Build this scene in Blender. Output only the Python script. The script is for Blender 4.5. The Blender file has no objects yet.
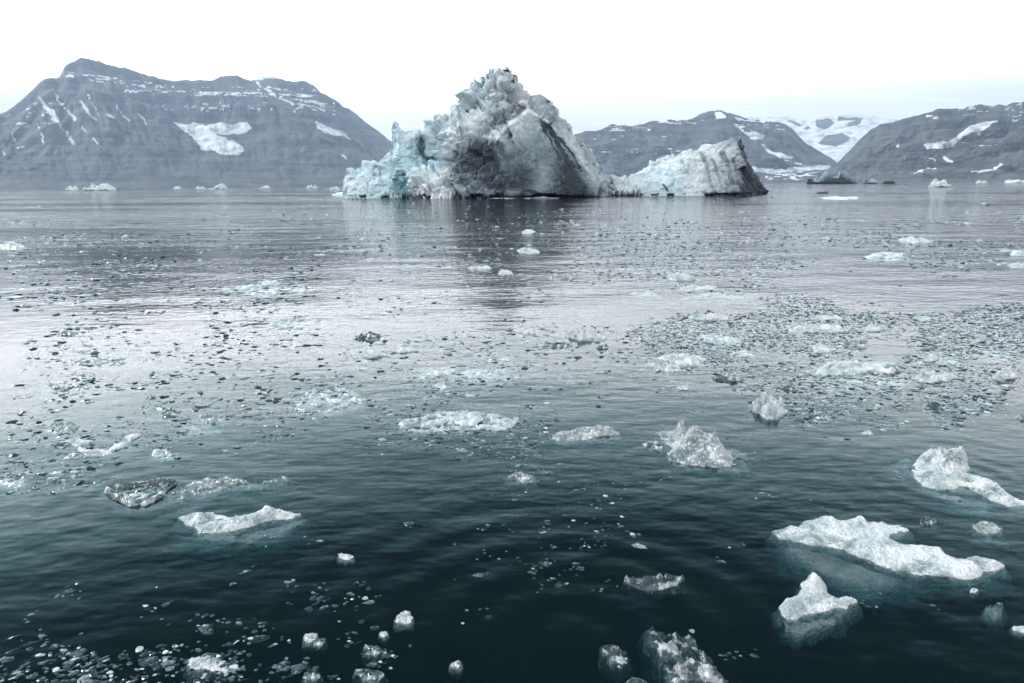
import bpy, math, random
import numpy as np
from mathutils import Vector, Matrix
from mathutils.geometry import delaunay_2d_cdt

rng = np.random.default_rng(7)
random.seed(7)
scene = bpy.context.scene
COL = scene.collection

# ------------------------------------------------------------------ camera
W, H, F = 1024, 683, 683.0
CAM_H = 3.0
HORIZON_C, ROLL = 185.0, math.atan(8.6 / 1024)
PITCH = math.atan((H / 2 - HORIZON_C) / F)
cam_d = bpy.data.cameras.new('camera')
cam = bpy.data.objects.new('camera', cam_d)
COL.objects.link(cam)
cam_d.sensor_width = 36.0
cam_d.lens = 36.0 * F / W
cam_d.clip_start, cam_d.clip_end = 0.1, 60000.0
_base = Matrix.Rotation(math.radians(90) - PITCH, 4, 'X')
cam.matrix_world = Matrix.Translation((0, 0, CAM_H)) @ _base @ Matrix.Rotation(-ROLL, 4, 'Z')
scene.camera = cam
R3 = np.array((_base @ Matrix.Rotation(-ROLL, 4, 'Z')).to_3x3())


def ray(px, py):
    px, py = np.asarray(px, float), np.asarray(py, float)
    d = np.stack([(px - W / 2) / F, -(py - H / 2) / F, -np.ones_like(px)], -1)
    return d @ R3.T


def ground(px, py):
    d = ray(px, py)
    t = -CAM_H / np.minimum(d[..., 2], -1e-5)
    return d * t[..., None] + np.array([0, 0, CAM_H])


def at_y(px, py, Y):
    d = ray(px, py)
    t = np.asarray(Y, float) / d[..., 1]
    return d * t[..., None] + np.array([0, 0, CAM_H])


def project(P):
    q = (np.asarray(P, float) - np.array([0, 0, CAM_H])) @ R3
    return q[..., 0] / -q[..., 2] * F + W / 2, -q[..., 1] / -q[..., 2] * F + H / 2


# ------------------------------------------------------------------ noise
def _hash(ix, iy, iz, seed):
    h = (ix.astype(np.int64) * 374761393 + iy.astype(np.int64) * 668265263 + iz.astype(np.int64) * 2147483647 + seed * 1274126177) & 0xFFFFFFFF
    h = ((h ^ (h >> 13)) * 1274126177) & 0xFFFFFFFF
    h = ((h ^ (h >> 16)) * 2246822519) & 0xFFFFFFFF
    return (h ^ (h >> 15)) & 0xFFFFFFFF


def vnoise(P, seed=0):
    """smooth value noise, about -1..1"""
    P = np.asarray(P, float)
    I = np.floor(P).astype(np.int64)
    f = P - I
    u = f * f * f * (f * (f * 6 - 15) + 10)
    out = 0
    for dx in (0, 1):
        wx = u[..., 0] if dx else 1 - u[..., 0]
        for dy in (0, 1):
            wy = u[..., 1] if dy else 1 - u[..., 1]
            for dz in (0, 1):
                wz = u[..., 2] if dz else 1 - u[..., 2]
                h = _hash(I[..., 0] + dx, I[..., 1] + dy, I[..., 2] + dz, seed) / 2147483647.5 - 1
                out = out + h * wx * wy * wz
    return out


def fbm(P, octv=4, seed=0, gain=0.5):
    s, a, n = 0, 1.0, 0
    P = np.asarray(P, float)
    for o in range(octv):
        s = s + a * vnoise(P * 2 ** o + 17.3 * o, seed + o)
        n += a
        a *= gain
    return s / n * 1.3


def ridged(P, octv=4, seed=0):
    s, a, n = 0, 1.0, 0
    P = np.asarray(P, float)
    for o in range(octv):
        s = s + a * (1 - np.abs(vnoise(P * 2 ** o + 9.1 * o, seed + o)) * 1.6)
        n += a
        a *= 0.5
    return s / n


def cell(P, seed=0):
    """F1, F2 of a jittered cell noise and the id of the nearest cell (0..1)"""
    P = np.asarray(P, float)
    I = np.floor(P).astype(np.int64)
    f1 = np.full(P.shape[:-1], 9.0)
    f2 = f1.copy()
    cid = f1.copy()
    for dx in (-1, 0, 1):
        for dy in (-1, 0, 1):
            for dz in (-1, 0, 1):
                a, b, c = I[..., 0] + dx, I[..., 1] + dy, I[..., 2] + dz
                h1 = _hash(a, b, c, seed)
                h2 = _hash(a, b, c, seed + 31)
                h3 = _hash(a, b, c, seed + 67)
                d = np.sqrt((a + h1 / 4294967296 - P[..., 0]) ** 2 + (b + h2 / 4294967296 - P[..., 1]) ** 2 + (c + h3 / 4294967296 - P[..., 2]) ** 2)
                near = d < f1
                f2 = np.where(near, f1, np.minimum(f2, d))
                cid = np.where(near, ((h1 >> 8) & 1023) / 1023.0, cid)
                f1 = np.where(near, d, f1)
    return f1, f2, cid


def facets(P, seed=0):
    """each cell gets a tilted plane of its own: broken blocks of ice; also F2-F1"""
    P = np.asarray(P, float)
    I = np.floor(P).astype(np.int64)
    f1 = np.full(P.shape[:-1], 9.0)
    f2 = f1.copy()
    val = f1 * 0
    for dx in (-1, 0, 1):
        for dy in (-1, 0, 1):
            for dz in (-1, 0, 1):
                a, b, c = I[..., 0] + dx, I[..., 1] + dy, I[..., 2] + dz
                hs = [_hash(a, b, c, seed + k * 31) / 4294967296 for k in range(7)]
                o = [P[..., 0] - a - hs[0], P[..., 1] - b - hs[1], P[..., 2] - c - hs[2]]
                d = np.sqrt(o[0] ** 2 + o[1] ** 2 + o[2] ** 2)
                near = d < f1
                f2 = np.where(near, f1, np.minimum(f2, d))
                v = (hs[3] - .5) * 2 * o[0] + (hs[4] - .5) * 2 * o[1] + (hs[5] - .5) * 2 * o[2] + (hs[6] - .5) * 0.9
                val = np.where(near, v, val)
                f1 = np.where(near, d, f1)
    return val, f2 - f1


def sstep(a, b, x):
    t = np.clip((x - a) / (b - a), 0, 1)
    return t * t * (3 - 2 * t)


def sdf(x, y, poly):
    """signed distance to a polygon, positive inside"""
    p = np.asarray(poly, float)
    d = np.full(x.shape, 1e18)
    ins = np.zeros(x.shape, bool)
    for i in range(len(p)):
        ax, ay = p[i]
        bx, by = p[(i + 1) % len(p)]
        ex, ey = bx - ax, by - ay
        t = np.clip(((x - ax) * ex + (y - ay) * ey) / (ex * ex + ey * ey + 1e-12), 0, 1)
        d = np.minimum(d, (x - ax - t * ex) ** 2 + (y - ay - t * ey) ** 2)
        c = ((ay > y) != (by > y)) & (x < ex * (y - ay) / (ey if abs(ey) > 1e-12 else 1e-12) + ax)
        ins ^= c
    return np.where(ins, 1, -1) * np.sqrt(d)


def line_dist(x, y, pts):
    d = np.full(x.shape, 1e18)
    for (ax, ay), (bx, by) in zip(pts[:-1], pts[1:]):
        ex, ey = bx - ax, by - ay
        t = np.clip(((x - ax) * ex + (y - ay) * ey) / (ex * ex + ey * ey), 0, 1)
        d = np.minimum(d, (x - ax - t * ex) ** 2 + (y - ay - t * ey) ** 2)
    return np.sqrt(d)


# ------------------------------------------------------------------ mesh helpers
def make_mesh(name, V, faces, mat=None, attrs=None, smooth=True):
    """faces: list of int arrays, each (n, k)"""
    me = bpy.data.meshes.new(name)
    V = np.asarray(V, np.float32)
    me.vertices.add(len(V))
    me.vertices.foreach_set('co', V.ravel())
    loops = np.concatenate([f.ravel() for f in faces]).astype(np.int32)
    sizes = np.concatenate([np.full(len(f), f.shape[1]) for f in faces])
    starts = np.concatenate([[0], np.cumsum(sizes)[:-1]]).astype(np.int32)
    me.loops.add(len(loops))
    me.loops.foreach_set('vertex_index', loops)
    me.polygons.add(len(sizes))
    me.polygons.foreach_set('loop_start', starts)
    me.polygons.foreach_set('use_smooth', np.full(len(sizes), smooth))
    for k, v in (attrs or {}).items():
        a = me.attributes.new(k, 'FLOAT', 'POINT')
        a.data.foreach_set('value', np.asarray(v, np.float32).ravel())
    if mat:
        me.materials.append(mat)
    me.update(calc_edges=True)
    return me


def obj(name, me, label=None, cat=None, group=None, kind=None, parent=None, loc=(0, 0, 0)):
    o = bpy.data.objects.new(name, me)
    COL.objects.link(o)
    o.location = loc
    if parent:
        o.parent = parent
    if label:
        o['label'] = label
    if cat:
        o['category'] = cat
    if group:
        o['group'] = group
    if kind:
        o['kind'] = kind
    return o


def grid_faces(nr, nc, keep=None):
    i = np.arange(nr - 1)[:, None] * nc + np.arange(nc - 1)[None, :]
    f = np.stack([i, i + 1, i + nc + 1, i + nc], -1)
    if keep is not None:
        f = f[keep]
    return f.reshape(-1, 4)


def normals(V, F4):
    n = np.zeros_like(V)
    a, b, c, d = (V[F4[:, k]] for k in range(4))
    fn = np.cross(c - a, d - b)
    for k in range(4):
        np.add.at(n, F4[:, k], fn)
    return n / (np.linalg.norm(n, axis=1, keepdims=True) + 1e-12)


# ------------------------------------------------------------------ node helpers
class NT:
    def __init__(self, mat):
        mat.use_nodes = True
        self.t = mat.node_tree
        self.t.nodes.clear()

    def n(self, typ, **kw):
        nd = self.t.nodes.new(typ)
        for k, v in kw.items():
            if k.startswith('i_'):
                key = k[2:]
                key = int(key) if key.isdigit() else key
                nd.inputs[key].default_value = v
            else:
                setattr(nd, k, v)
        return nd

    def l(self, a, b):
        self.t.links.new(a, b)

    def math(self, op, a, b=None, c=None, clamp=False):
        nd = self.t.nodes.new('ShaderNodeMath')
        nd.operation = op
        nd.use_clamp = clamp
        for i, v in enumerate((a, b, c)):
            if v is None:
                continue
            if isinstance(v, (int, float)):
                nd.inputs[i].default_value = v
            else:
                self.l(v, nd.inputs[i])
        return nd.outputs[0]

    def mix(self, f, a, b, blend='MIX'):
        nd = self.t.nodes.new('ShaderNodeMix')
        nd.data_type = 'RGBA'
        nd.blend_type = blend
        for s, v in ((nd.inputs[0], f), (nd.inputs[6], a), (nd.inputs[7], b)):
            if isinstance(v, (int, float)):
                s.default_value = v
            elif isinstance(v, tuple):
                s.default_value = (*v, 1)
            else:
                self.l(v, s)
        return nd.outputs[2]

    def ramp(self, x, a, b):
        nd = self.t.nodes.new('ShaderNodeMapRange')
        nd.interpolation_type = 'SMOOTHSTEP'
        self.l(x, nd.inputs[0])
        nd.inputs[1].default_value = a
        nd.inputs[2].default_value = b
        return nd.outputs[0]

    def noise(self, vec, scale, detail=4, rough=0.5, dist=0.0):
        nd = self.n('ShaderNodeTexNoise')
        nd.inputs['Scale'].default_value = scale
        nd.inputs['Detail'].default_value = detail
        nd.inputs['Roughness'].default_value = rough
        nd.inputs['Distortion'].default_value = dist
        if vec is not None:
            self.l(vec, nd.inputs['Vector'])
        return nd.outputs['Fac']

    def scale_vec(self, vec, s):
        nd = self.t.nodes.new('ShaderNodeMapping')
        nd.inputs['Scale'].default_value = s
        self.l(vec, nd.inputs['Vector'])
        return nd.outputs[0]

    def attr(self, name):
        return self.n('ShaderNodeAttribute', attribute_name=name).outputs['Fac']


def principled(t, base, rough=0.5, **kw):
    b = t.n('ShaderNodeBsdfPrincipled')
    if isinstance(base, tuple):
        b.inputs['Base Color'].default_value = (*base, 1)
    else:
        t.l(base, b.inputs['Base Color'])
    if isinstance(rough, (int, float)):
        b.inputs['Roughness'].default_value = rough
    else:
        t.l(rough, b.inputs['Roughness'])
    for k, v in kw.items():
        s = b.inputs[k.replace('_', ' ')]
        if isinstance(v, (int, float, tuple)):
            s.default_value = v
        else:
            t.l(v, s)
    out = t.n('ShaderNodeOutputMaterial')
    t.l(b.outputs[0], out.inputs['Surface'])
    return b


def bump(t, h, strength, dist):
    nd = t.n('ShaderNodeBump')
    nd.inputs['Strength'].default_value = strength
    nd.inputs['Distance'].default_value = dist
    t.l(h, nd.inputs['Height'])
    return nd.outputs[0]


# ------------------------------------------------------------------ materials
def mat_berg():
    m = bpy.data.materials.new('glacier_ice')
    t = NT(m)
    co = t.n('ShaderNodeTexCoord').outputs['Object']
    dirt_shade, blue = t.attr('dirt_shade'), t.attr('blue')
    n1 = t.noise(co, 0.35, 6, 0.65)
    n2 = t.noise(co, 1.6, 5, 0.6)
    n3 = t.noise(t.scale_vec(co, (1.4, 1.4, 0.35)), 0.8, 5, 0.65)
    white = t.mix(t.ramp(n1, 0.3, 0.65), (0.50, 0.58, 0.63), (0.88, 0.90, 0.91))
    teal = t.mix(t.ramp(n2, 0.25, 0.7), (0.18, 0.42, 0.53), (0.55, 0.77, 0.84))
    c = t.mix(blue, white, teal)
    c = t.mix(t.math('MULTIPLY', t.math('MULTIPLY', dirt_shade, 1.45, clamp=True), t.ramp(n1, 0.2, 0.55)), c, (0.115, 0.165, 0.215))  # even grey-blue: grime, and the shade painted on the big facet
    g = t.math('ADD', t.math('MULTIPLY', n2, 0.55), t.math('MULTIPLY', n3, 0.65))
    d = t.math('MULTIPLY', dirt_shade, t.ramp(g, 0.28, 0.74))
    d = t.math('ADD', d, t.math('MULTIPLY', t.math('SUBTRACT', dirt_shade, 0.55, clamp=True), 1.7), clamp=True)
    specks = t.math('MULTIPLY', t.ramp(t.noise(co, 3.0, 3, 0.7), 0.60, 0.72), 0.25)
    d = t.math('MAXIMUM', d, t.math('MULTIPLY', specks, t.math('ADD', dirt_shade, 0.25)))
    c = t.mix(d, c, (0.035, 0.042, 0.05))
    h = t.math('ADD', t.noise(co, 0.9, 6, 0.65), t.math('MULTIPLY', t.noise(co, 3.5, 4, 0.6), 0.4))
    principled(t, c, 0.42, Normal=bump(t, h, 0.9, 0.55), IOR=1.31, Specular_IOR_Level=0.4,
               Subsurface_Weight=0.25, Subsurface_Radius=(0.6, 1.2, 1.5), Subsurface_Scale=1.0)
    return m


def mat_floe(name, white=(0.82, 0.84, 0.845), dark=(0.34, 0.42, 0.445), clear=0.0, gran=26.0, bs=0.9, lo=0.40, hi=0.66):
    m = bpy.data.materials.new(name)
    t = NT(m)
    co = t.n('ShaderNodeTexCoord').outputs['Object']
    n1 = t.noise(co, 3.0, 5, 0.6)
    n2 = t.noise(co, gran, 3, 0.7)
    v = t.n('ShaderNodeTexVoronoi')
    v.inputs['Scale'].default_value = gran * 1.6
    t.l(co, v.inputs['Vector'])
    f = t.ramp(t.math('ADD', t.math('MULTIPLY', n1, 0.75), t.math('MULTIPLY', n2, 0.35)), lo, hi)
    c = t.mix(f, dark, white)
    h = t.math('ADD', t.math('MULTIPLY', v.outputs['Distance'], 0.5), t.math('ADD', t.math('MULTIPLY', n2, 1.2), n1))
    nb = bump(t, h, bs, 0.05)
    b = principled(t, c, 0.32, Normal=nb, IOR=1.31, Specular_IOR_Level=0.5, Coat_Weight=0.5, Coat_Roughness=0.08, Coat_Normal=nb,
                   Subsurface_Weight=0.0 if clear else 0.35, Subsurface_Radius=(0.03, 0.05, 0.06), Subsurface_Scale=1.0)
    if not clear:                                     # glassy windows of bubble-free ice
        win = t.ramp(t.noise(co, 2.6, 5, 0.65, 0.8), 0.52, 0.66)
        t.l(t.math('MULTIPLY', win, 0.55), b.inputs['Transmission Weight'])
        t.l(t.mix(win, c, (0.42, 0.54, 0.57)), b.inputs['Base Color'])
    else:
        tr = t.math('MULTIPLY', t.math('SUBTRACT', 1.0, t.ramp(n2, 0.5, 0.68)), clear)
        t.l(tr, b.inputs['Transmission Weight'])
        b.inputs['Roughness'].default_value = 0.12
    return m


def mat_shard():
    m = bpy.data.materials.new('brash_ice')
    t = NT(m)
    tc = t.n('ShaderNodeTexCoord')
    w = t.math('ADD', t.attr('white'), t.n('ShaderNodeObjectInfo').outputs['Random'], clamp=True)
    t_ = t.attr('white')
    co = tc.outputs['Object']
    n = t.noise(t.n('ShaderNodeNewGeometry').outputs['Position'], 22.0, 3, 0.65)
    f = t.ramp(t.math('ADD', t.math('MULTIPLY', t_, 1.0), t.math('MULTIPLY', n, 0.6)), 0.62, 1.30)
    c = t.mix(f, (0.07, 0.15, 0.17), (0.50, 0.57, 0.59))
    b = principled(t, c, 0.16, IOR=1.31, Specular_IOR_Level=0.5)
    t.l(t.math('MULTIPLY', t.math('SUBTRACT', 1.0, f), 0.7), b.inputs['Transmission Weight'])
    return m


def mat_rock():
    m = bpy.data.materials.new('mountain_rock')
    t = NT(m)
    co = t.n('ShaderNodeTexCoord').outputs['Object']
    snow = t.attr('snow')
    n = t.noise(co, 0.005, 9, 0.68)
    st = t.noise(t.scale_vec(co, (0.0010, 0.0010, 0.035)), 1.0, 6, 0.65, 0.3)
    scree = t.noise(t.scale_vec(co, (0.02, 0.004, 0.004)), 1.0, 5, 0.6, 0.5)
    v = t.math('ADD', t.math('MULTIPLY', n, 0.45), t.math('ADD', t.math('MULTIPLY', st, 0.46), t.math('MULTIPLY', scree, 0.2)))
    c = t.mix(t.ramp(v, 0.42, 0.68), (0.012, 0.015, 0.022), (0.115, 0.112, 0.112))
    fine = t.noise(co, 0.03, 6, 0.72)
    patchy = t.noise(co, 0.008, 4, 0.6)
    s = t.ramp(t.math('ADD', snow, t.math('MULTIPLY', t.math('SUBTRACT', fine, 0.5), 1.1)), 0.34, 0.72)
    s = t.math('MULTIPLY', s, t.math('ADD', 0.35, t.math('MULTIPLY', t.ramp(patchy, 0.3, 0.6), 0.6)))
    c = t.mix(s, c, (0.80, 0.82, 0.85))
    principled(t, c, 0.9)
    return m


def wave_group():
    g = bpy.data.node_groups.new('wave_height', 'ShaderNodeTree')
    g.interface.new_socket('P', in_out='INPUT', socket_type='NodeSocketVector')
    g.interface.new_socket('h', in_out='OUTPUT', socket_type='NodeSocketFloat')
    t = NT.__new__(NT)
    t.t = g
    gi, go = g.nodes.new('NodeGroupInput'), g.nodes.new('NodeGroupOutput')
    P = gi.outputs[0]
    # wind ripples with long crests across the view, three sizes; sizes in metres
    def layer(sx, sy, amp, detail, rough):
        return t.math('MULTIPLY', t.math('SUBTRACT', t.noise(t.scale_vec(P, (sx, sy, 1)), 1.0, detail, rough), 0.5), amp)
    h = layer(0.24, 0.46, 0.070, 1, 0.4)
    h = t.math('ADD', h, layer(1.9, 3.3, 0.022, 2, 0.5))
    h = t.math('ADD', h, layer(7.0, 11.0, 0.0042, 2, 0.5))
    # ring waves spreading from where ice has rolled
    for (cx, cy), lam, amp, rad in RINGS:
        d = t.n('ShaderNodeVectorMath', operation='DISTANCE')
        t.l(P, d.inputs[0])
        d.inputs[1].default_value = (cx, cy, 0)
        r = d.outputs['Value']
        s = t.math('SINE', t.math('MULTIPLY', r, 2 * math.pi / lam))
        env = t.math('SUBTRACT', 1.0, t.math('DIVIDE', r, rad), clamp=True)
        h = t.math('ADD', h, t.math('MULTIPLY', t.math('MULTIPLY', s, env), amp))
    t.l(h, go.inputs[0])
    return g


RINGS = [(tuple(ground(575, 640)[:2]), 0.42, 0.0065, 2.9), (tuple(ground(690, 468)[:2]), 0.30, 0.002, 1.6),
         (tuple(ground(950, 478)[:2]), 0.28, 0.0022, 2.2), (tuple(ground(150, 497)[:2]), 0.3, 0.0022, 1.8)]


def mat_water():
    m = bpy.data.materials.new('sea_water')
    t = NT(m)
    co = t.n('ShaderNodeTexCoord').outputs['Object']
    g = wave_group()

    def hgt(off):
        nd = t.n('ShaderNodeGroup')
        nd.node_tree = g
        if off:
            a = t.n('ShaderNodeVectorMath', operation='ADD')
            t.l(co, a.inputs[0])
            a.inputs[1].default_value = off
            t.l(a.outputs[0], nd.inputs[0])
        else:
            t.l(co, nd.inputs[0])
        return nd.outputs[0]
    e = 0.012
    h0 = hgt(None)
    # slick and breezy patches
    patch = t.ramp(t.noise(t.scale_vec(co, (0.010, 0.035, 1)), 1.0, 3, 0.55), 0.36, 0.66)
    amp = t.math('ADD', 0.35, t.math('MULTIPLY', patch, 0.85))
    # out on the fjord the wind ruffles whole bands of water
    sepw = t.n('ShaderNodeSeparateXYZ')
    t.l(co, sepw.inputs[0])
    wind = t.ramp(t.noise(t.scale_vec(co, (0.004, 0.022, 1)), 1.0, 4, 0.6), 0.36, 0.56)
    lee = t.math('DIVIDE', t.math('ADD', sepw.outputs[0], 2.0), 17.0)
    lee = t.math('SUBTRACT', 1.0, t.math('MULTIPLY', t.math('POWER', 2.718, t.math('MULTIPLY', t.math('MULTIPLY', lee, lee), -1.0)), 0.85))
    wind = t.math('MULTIPLY', wind, lee)             # calm water in front of the tall iceberg
    amp = t.math('ADD', amp, t.math('MULTIPLY', t.math('MULTIPLY', wind, t.ramp(sepw.outputs[1], 22.0, 70.0)), 1.9))
    sx = t.math('MULTIPLY', t.math('MULTIPLY', t.math('SUBTRACT', h0, hgt((e, 0, 0))), 1 / e), amp)
    sy = t.math('MULTIPLY', t.math('MULTIPLY', t.math('SUBTRACT', h0, hgt((0, e, 0))), 1 / e), amp)
    cmb = t.n('ShaderNodeCombineXYZ')
    t.l(sx, cmb.inputs[0])
    t.l(sy, cmb.inputs[1])
    cmb.inputs[2].default_value = 1
    nrm = t.n('ShaderNodeVectorMath', operation='NORMALIZE')
    t.l(cmb.outputs[0], nrm.inputs[0])
    N = nrm.outputs[0]
    fr = t.n('ShaderNodeFresnel')
    fr.inputs['IOR'].default_value = 1.36
    t.l(N, fr.inputs['Normal'])
    gl = t.n('ShaderNodeBsdfGlossy')
    gl.inputs['Roughness'].default_value = 0.04
    t.l(N, gl.inputs['Normal'])
    clear = t.n('ShaderNodeBsdfTransparent')
    flour = t.n('ShaderNodeBsdfDiffuse')              # rock flour suspended in the water
    flour.inputs['Color'].default_value = (0.015, 0.085, 0.105, 1)
    tr = t.n('ShaderNodeMixShader')
    tr.inputs[0].default_value = 0.06
    t.l(clear.outputs[0], tr.inputs[1])
    t.l(flour.outputs[0], tr.inputs[2])
    mx = t.n('ShaderNodeMixShader')
    t.l(fr.outputs[0], mx.inputs[0])
    t.l(tr.outputs[0], mx.inputs[1])
    t.l(gl.outputs[0], mx.inputs[2])
    ab = t.n('ShaderNodeVolumeAbsorption')
    ab.inputs['Color'].default_value = (0.30, 0.58, 0.62, 1)
    ab.inputs['Density'].default_value = 15.0
    out = t.n('ShaderNodeOutputMaterial')
    t.l(mx.outputs[0], out.inputs['Surface'])
    t.l(ab.outputs[0], out.inputs['Volume'])
    return m


def mat_plain(name, c, rough=0.8):
    m = bpy.data.materials.new(name)
    t = NT(m)
    n = t.noise(t.n('ShaderNodeTexCoord').outputs['Object'], 0.4, 4)
    principled(t, t.mix(n, tuple(x * 0.7 for x in c), tuple(x * 1.3 for x in c)), rough)
    return m


M_BERG = mat_berg()
M_WHITE = mat_floe('white_bubbly_ice')
M_GRAN = mat_floe('granular_ice', (0.72, 0.76, 0.77), (0.20, 0.29, 0.31), 0.5, 16.0, 0.7, .40, .66)
M_AWASH = mat_floe('wet_awash_ice', (0.66, 0.72, 0.73), (0.28, 0.37, 0.39), 0.25, 9.0, 0.45, .30, .68)
M_DARKWET = mat_floe('dark_wet_ice', (0.42, 0.49, 0.50), (0.13, 0.21, 0.23), 0.3, 14.0, 0.6, .38, .66)
M_CLEAR = mat_floe('clear_ice', (0.55, 0.66, 0.67), (0.12, 0.22, 0.24), 0.85, 9.0, 0.45)
M_SHARD = mat_shard()
M_ROCK = mat_rock()
M_WATER = mat_water()
M_DEEP = mat_plain('deep_water', (0.004, 0.022, 0.028))

# ------------------------------------------------------------------ sky and light
SUN_EL, SUN_AZ = math.radians(38), math.radians(-62)   # azimuth from +Y, negative = left
world = bpy.data.worlds.new('World')
scene.world = world
world.use_nodes = True
wt = NT.__new__(NT)
wt.t = world.node_tree
wt.t.nodes.clear()
sky = wt.n('ShaderNodeTexSky', sky_type='NISHITA', sun_disc=False)
sky.sun_elevation = SUN_EL
sky.sun_rotation = SUN_AZ
bg1 = wt.n('ShaderNodeBackground')
bg1.inputs[1].default_value = 0.08
wt.l(sky.outputs[0], bg1.inputs[0])
gen = wt.n('ShaderNodeTexCoord').outputs['Generated']
sep = wt.n('ShaderNodeSeparateXYZ')
wt.l(gen, sep.inputs[0])
el = sep.outputs[2]
# a cloud deck seen in perspective: direction divided by elevation
pl = wt.n('ShaderNodeVectorMath', operation='DIVIDE')
wt.l(gen, pl.inputs[0])
zz = wt.math('ADD', wt.math('MAXIMUM', el, 0.0), 0.10)
cb = wt.n('ShaderNodeCombineXYZ')
for i in range(3):
    wt.l(zz, cb.inputs[i])
wt.l(cb.outputs[0], pl.inputs[1])
cn = wt.noise(wt.scale_vec(pl.outputs[0], (0.55, 1.3, 1)), 1.0, 7, 0.6, 0.4)
# veiled low cloud near the horizon, the bright sun-lit band above it, then darker blue breaks higher up
side = wt.math('SUBTRACT', 1.0, wt.math('MULTIPLY', sep.outputs[0], 0.40))
front = wt.math('ADD', 1.12, wt.math('MULTIPLY', wt.math('MULTIPLY', wt.ramp(el, 0.085, 0.21), 3.4), side))
front = wt.math('ADD', 0.12, wt.math('MULTIPLY', front, wt.math('SUBTRACT', 1.0, wt.ramp(el, 0.15, 0.55))))
over = wt.math('MAXIMUM', wt.math('SUBTRACT', 1.0, wt.ramp(sep.outputs[1], -0.35, 0.20)), wt.ramp(el, 0.80, 0.97))  # brighter sky behind the camera and overhead, added to light the icebergs
stk = wt.noise(wt.scale_vec(pl.outputs[0], (0.30, 1.5, 1)), 0.9, 7, 0.6, 0.5)
stk = wt.math('MULTIPLY', wt.ramp(stk, 0.35, 0.65), wt.ramp(sep.outputs[0], -0.25, 0.35))
front = wt.math('MULTIPLY', front, wt.math('SUBTRACT', 1.0, wt.math('MULTIPLY', stk, 0.17)))
bright = wt.math('ADD', wt.math('MULTIPLY', front, wt.math('SUBTRACT', 1.0, over)), wt.math('MULTIPLY', over, 1.35))
bright = wt.math('MULTIPLY', bright, wt.math('ADD', 0.80, wt.math('MULTIPLY', cn, 0.40)))
bg2 = wt.n('ShaderNodeBackground')
wt.l(wt.mix(wt.math('MULTIPLY', wt.ramp(el, 0.17, 0.50), wt.math('SUBTRACT', 1.0, over)), wt.mix(wt.ramp(el, 0.05, 0.16), (1.0, 0.965, 0.915), (0.97, 0.985, 1.0)), (0.40, 0.88, 0.98)), bg2.inputs[0])
wt.l(bright, bg2.inputs[1])
mxw = wt.n('ShaderNodeMixShader')
wt.l(wt.math('SUBTRACT', 1.0, wt.math('MULTIPLY', wt.ramp(cn, 0.62, 0.34), 0.05)), mxw.inputs[0])
wt.l(bg1.outputs[0], mxw.inputs[1])
wt.l(bg2.outputs[0], mxw.inputs[2])
wo = wt.n('ShaderNodeOutputWorld')
wt.l(mxw.outputs[0], wo.inputs['Surface'])

sun_d = bpy.data.lights.new('sun', 'SUN')
sun_d.energy = 2.3
sun_d.angle = math.radians(11)
sun_d.color = (1.0, 0.985, 0.965)
sun = bpy.data.objects.new('sun', sun_d)
COL.objects.link(sun)
sd = Vector((math.sin(SUN_AZ) * math.cos(SUN_EL), math.cos(SUN_AZ) * math.cos(SUN_EL), math.sin(SUN_EL)))
sun.rotation_euler = sd.to_track_quat('Z', 'Y').to_euler()

# ------------------------------------------------------------------ water and haze
S, D = 14000.0, 5.0
wv = [(-S, -300, 0), (S, -300, 0), (S, S, 0), (-S, S, 0), (-S, -300, -D), (S, -300, -D), (S, S, -D), (-S, S, -D)]
wf = np.array([(0, 1, 2, 3), (7, 6, 5, 4), (0, 4, 5, 1), (1, 5, 6, 2), (2, 6, 7, 3), (3, 7, 4, 0)])
wm = make_mesh('water', wv, [wf], M_WATER, smooth=False)
wm.materials.append(M_DEEP)
for i in range(1, 6):
    wm.polygons[i].material_index = 1
obj('water', wm, kind='structure')

S2, Z0, Z1 = 14300.0, -6.0, 1650.0
hv = [(-S2, -600, Z0), (S2, -600, Z0), (S2, S2, Z0), (-S2, S2, Z0), (-S2, -600, Z1), (S2, -600, Z1), (S2, S2, Z1), (-S2, S2, Z1)]
hf = np.array([(3, 2, 1, 0), (4, 5, 6, 7), (0, 1, 5, 4), (1, 2, 6, 5), (2, 3, 7, 6), (3, 0, 4, 7)])
hm = bpy.data.materials.new('haze_air')
ht = NT(hm)
pv = ht.n('ShaderNodeVolumePrincipled')
pv.inputs['Color'].default_value = (0.60, 0.755, 1.0, 1)
pv.inputs['Density'].default_value = 0.000060
pv.inputs['Anisotropy'].default_value = 0.0
ho = ht.n('ShaderNodeOutputMaterial')
ht.l(pv.outputs[0], ho.inputs['Volume'])
hz = obj('haze', make_mesh('haze', hv, [hf], hm, smooth=False), kind='stuff')
hz.display_type = 'WIRE'


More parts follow.
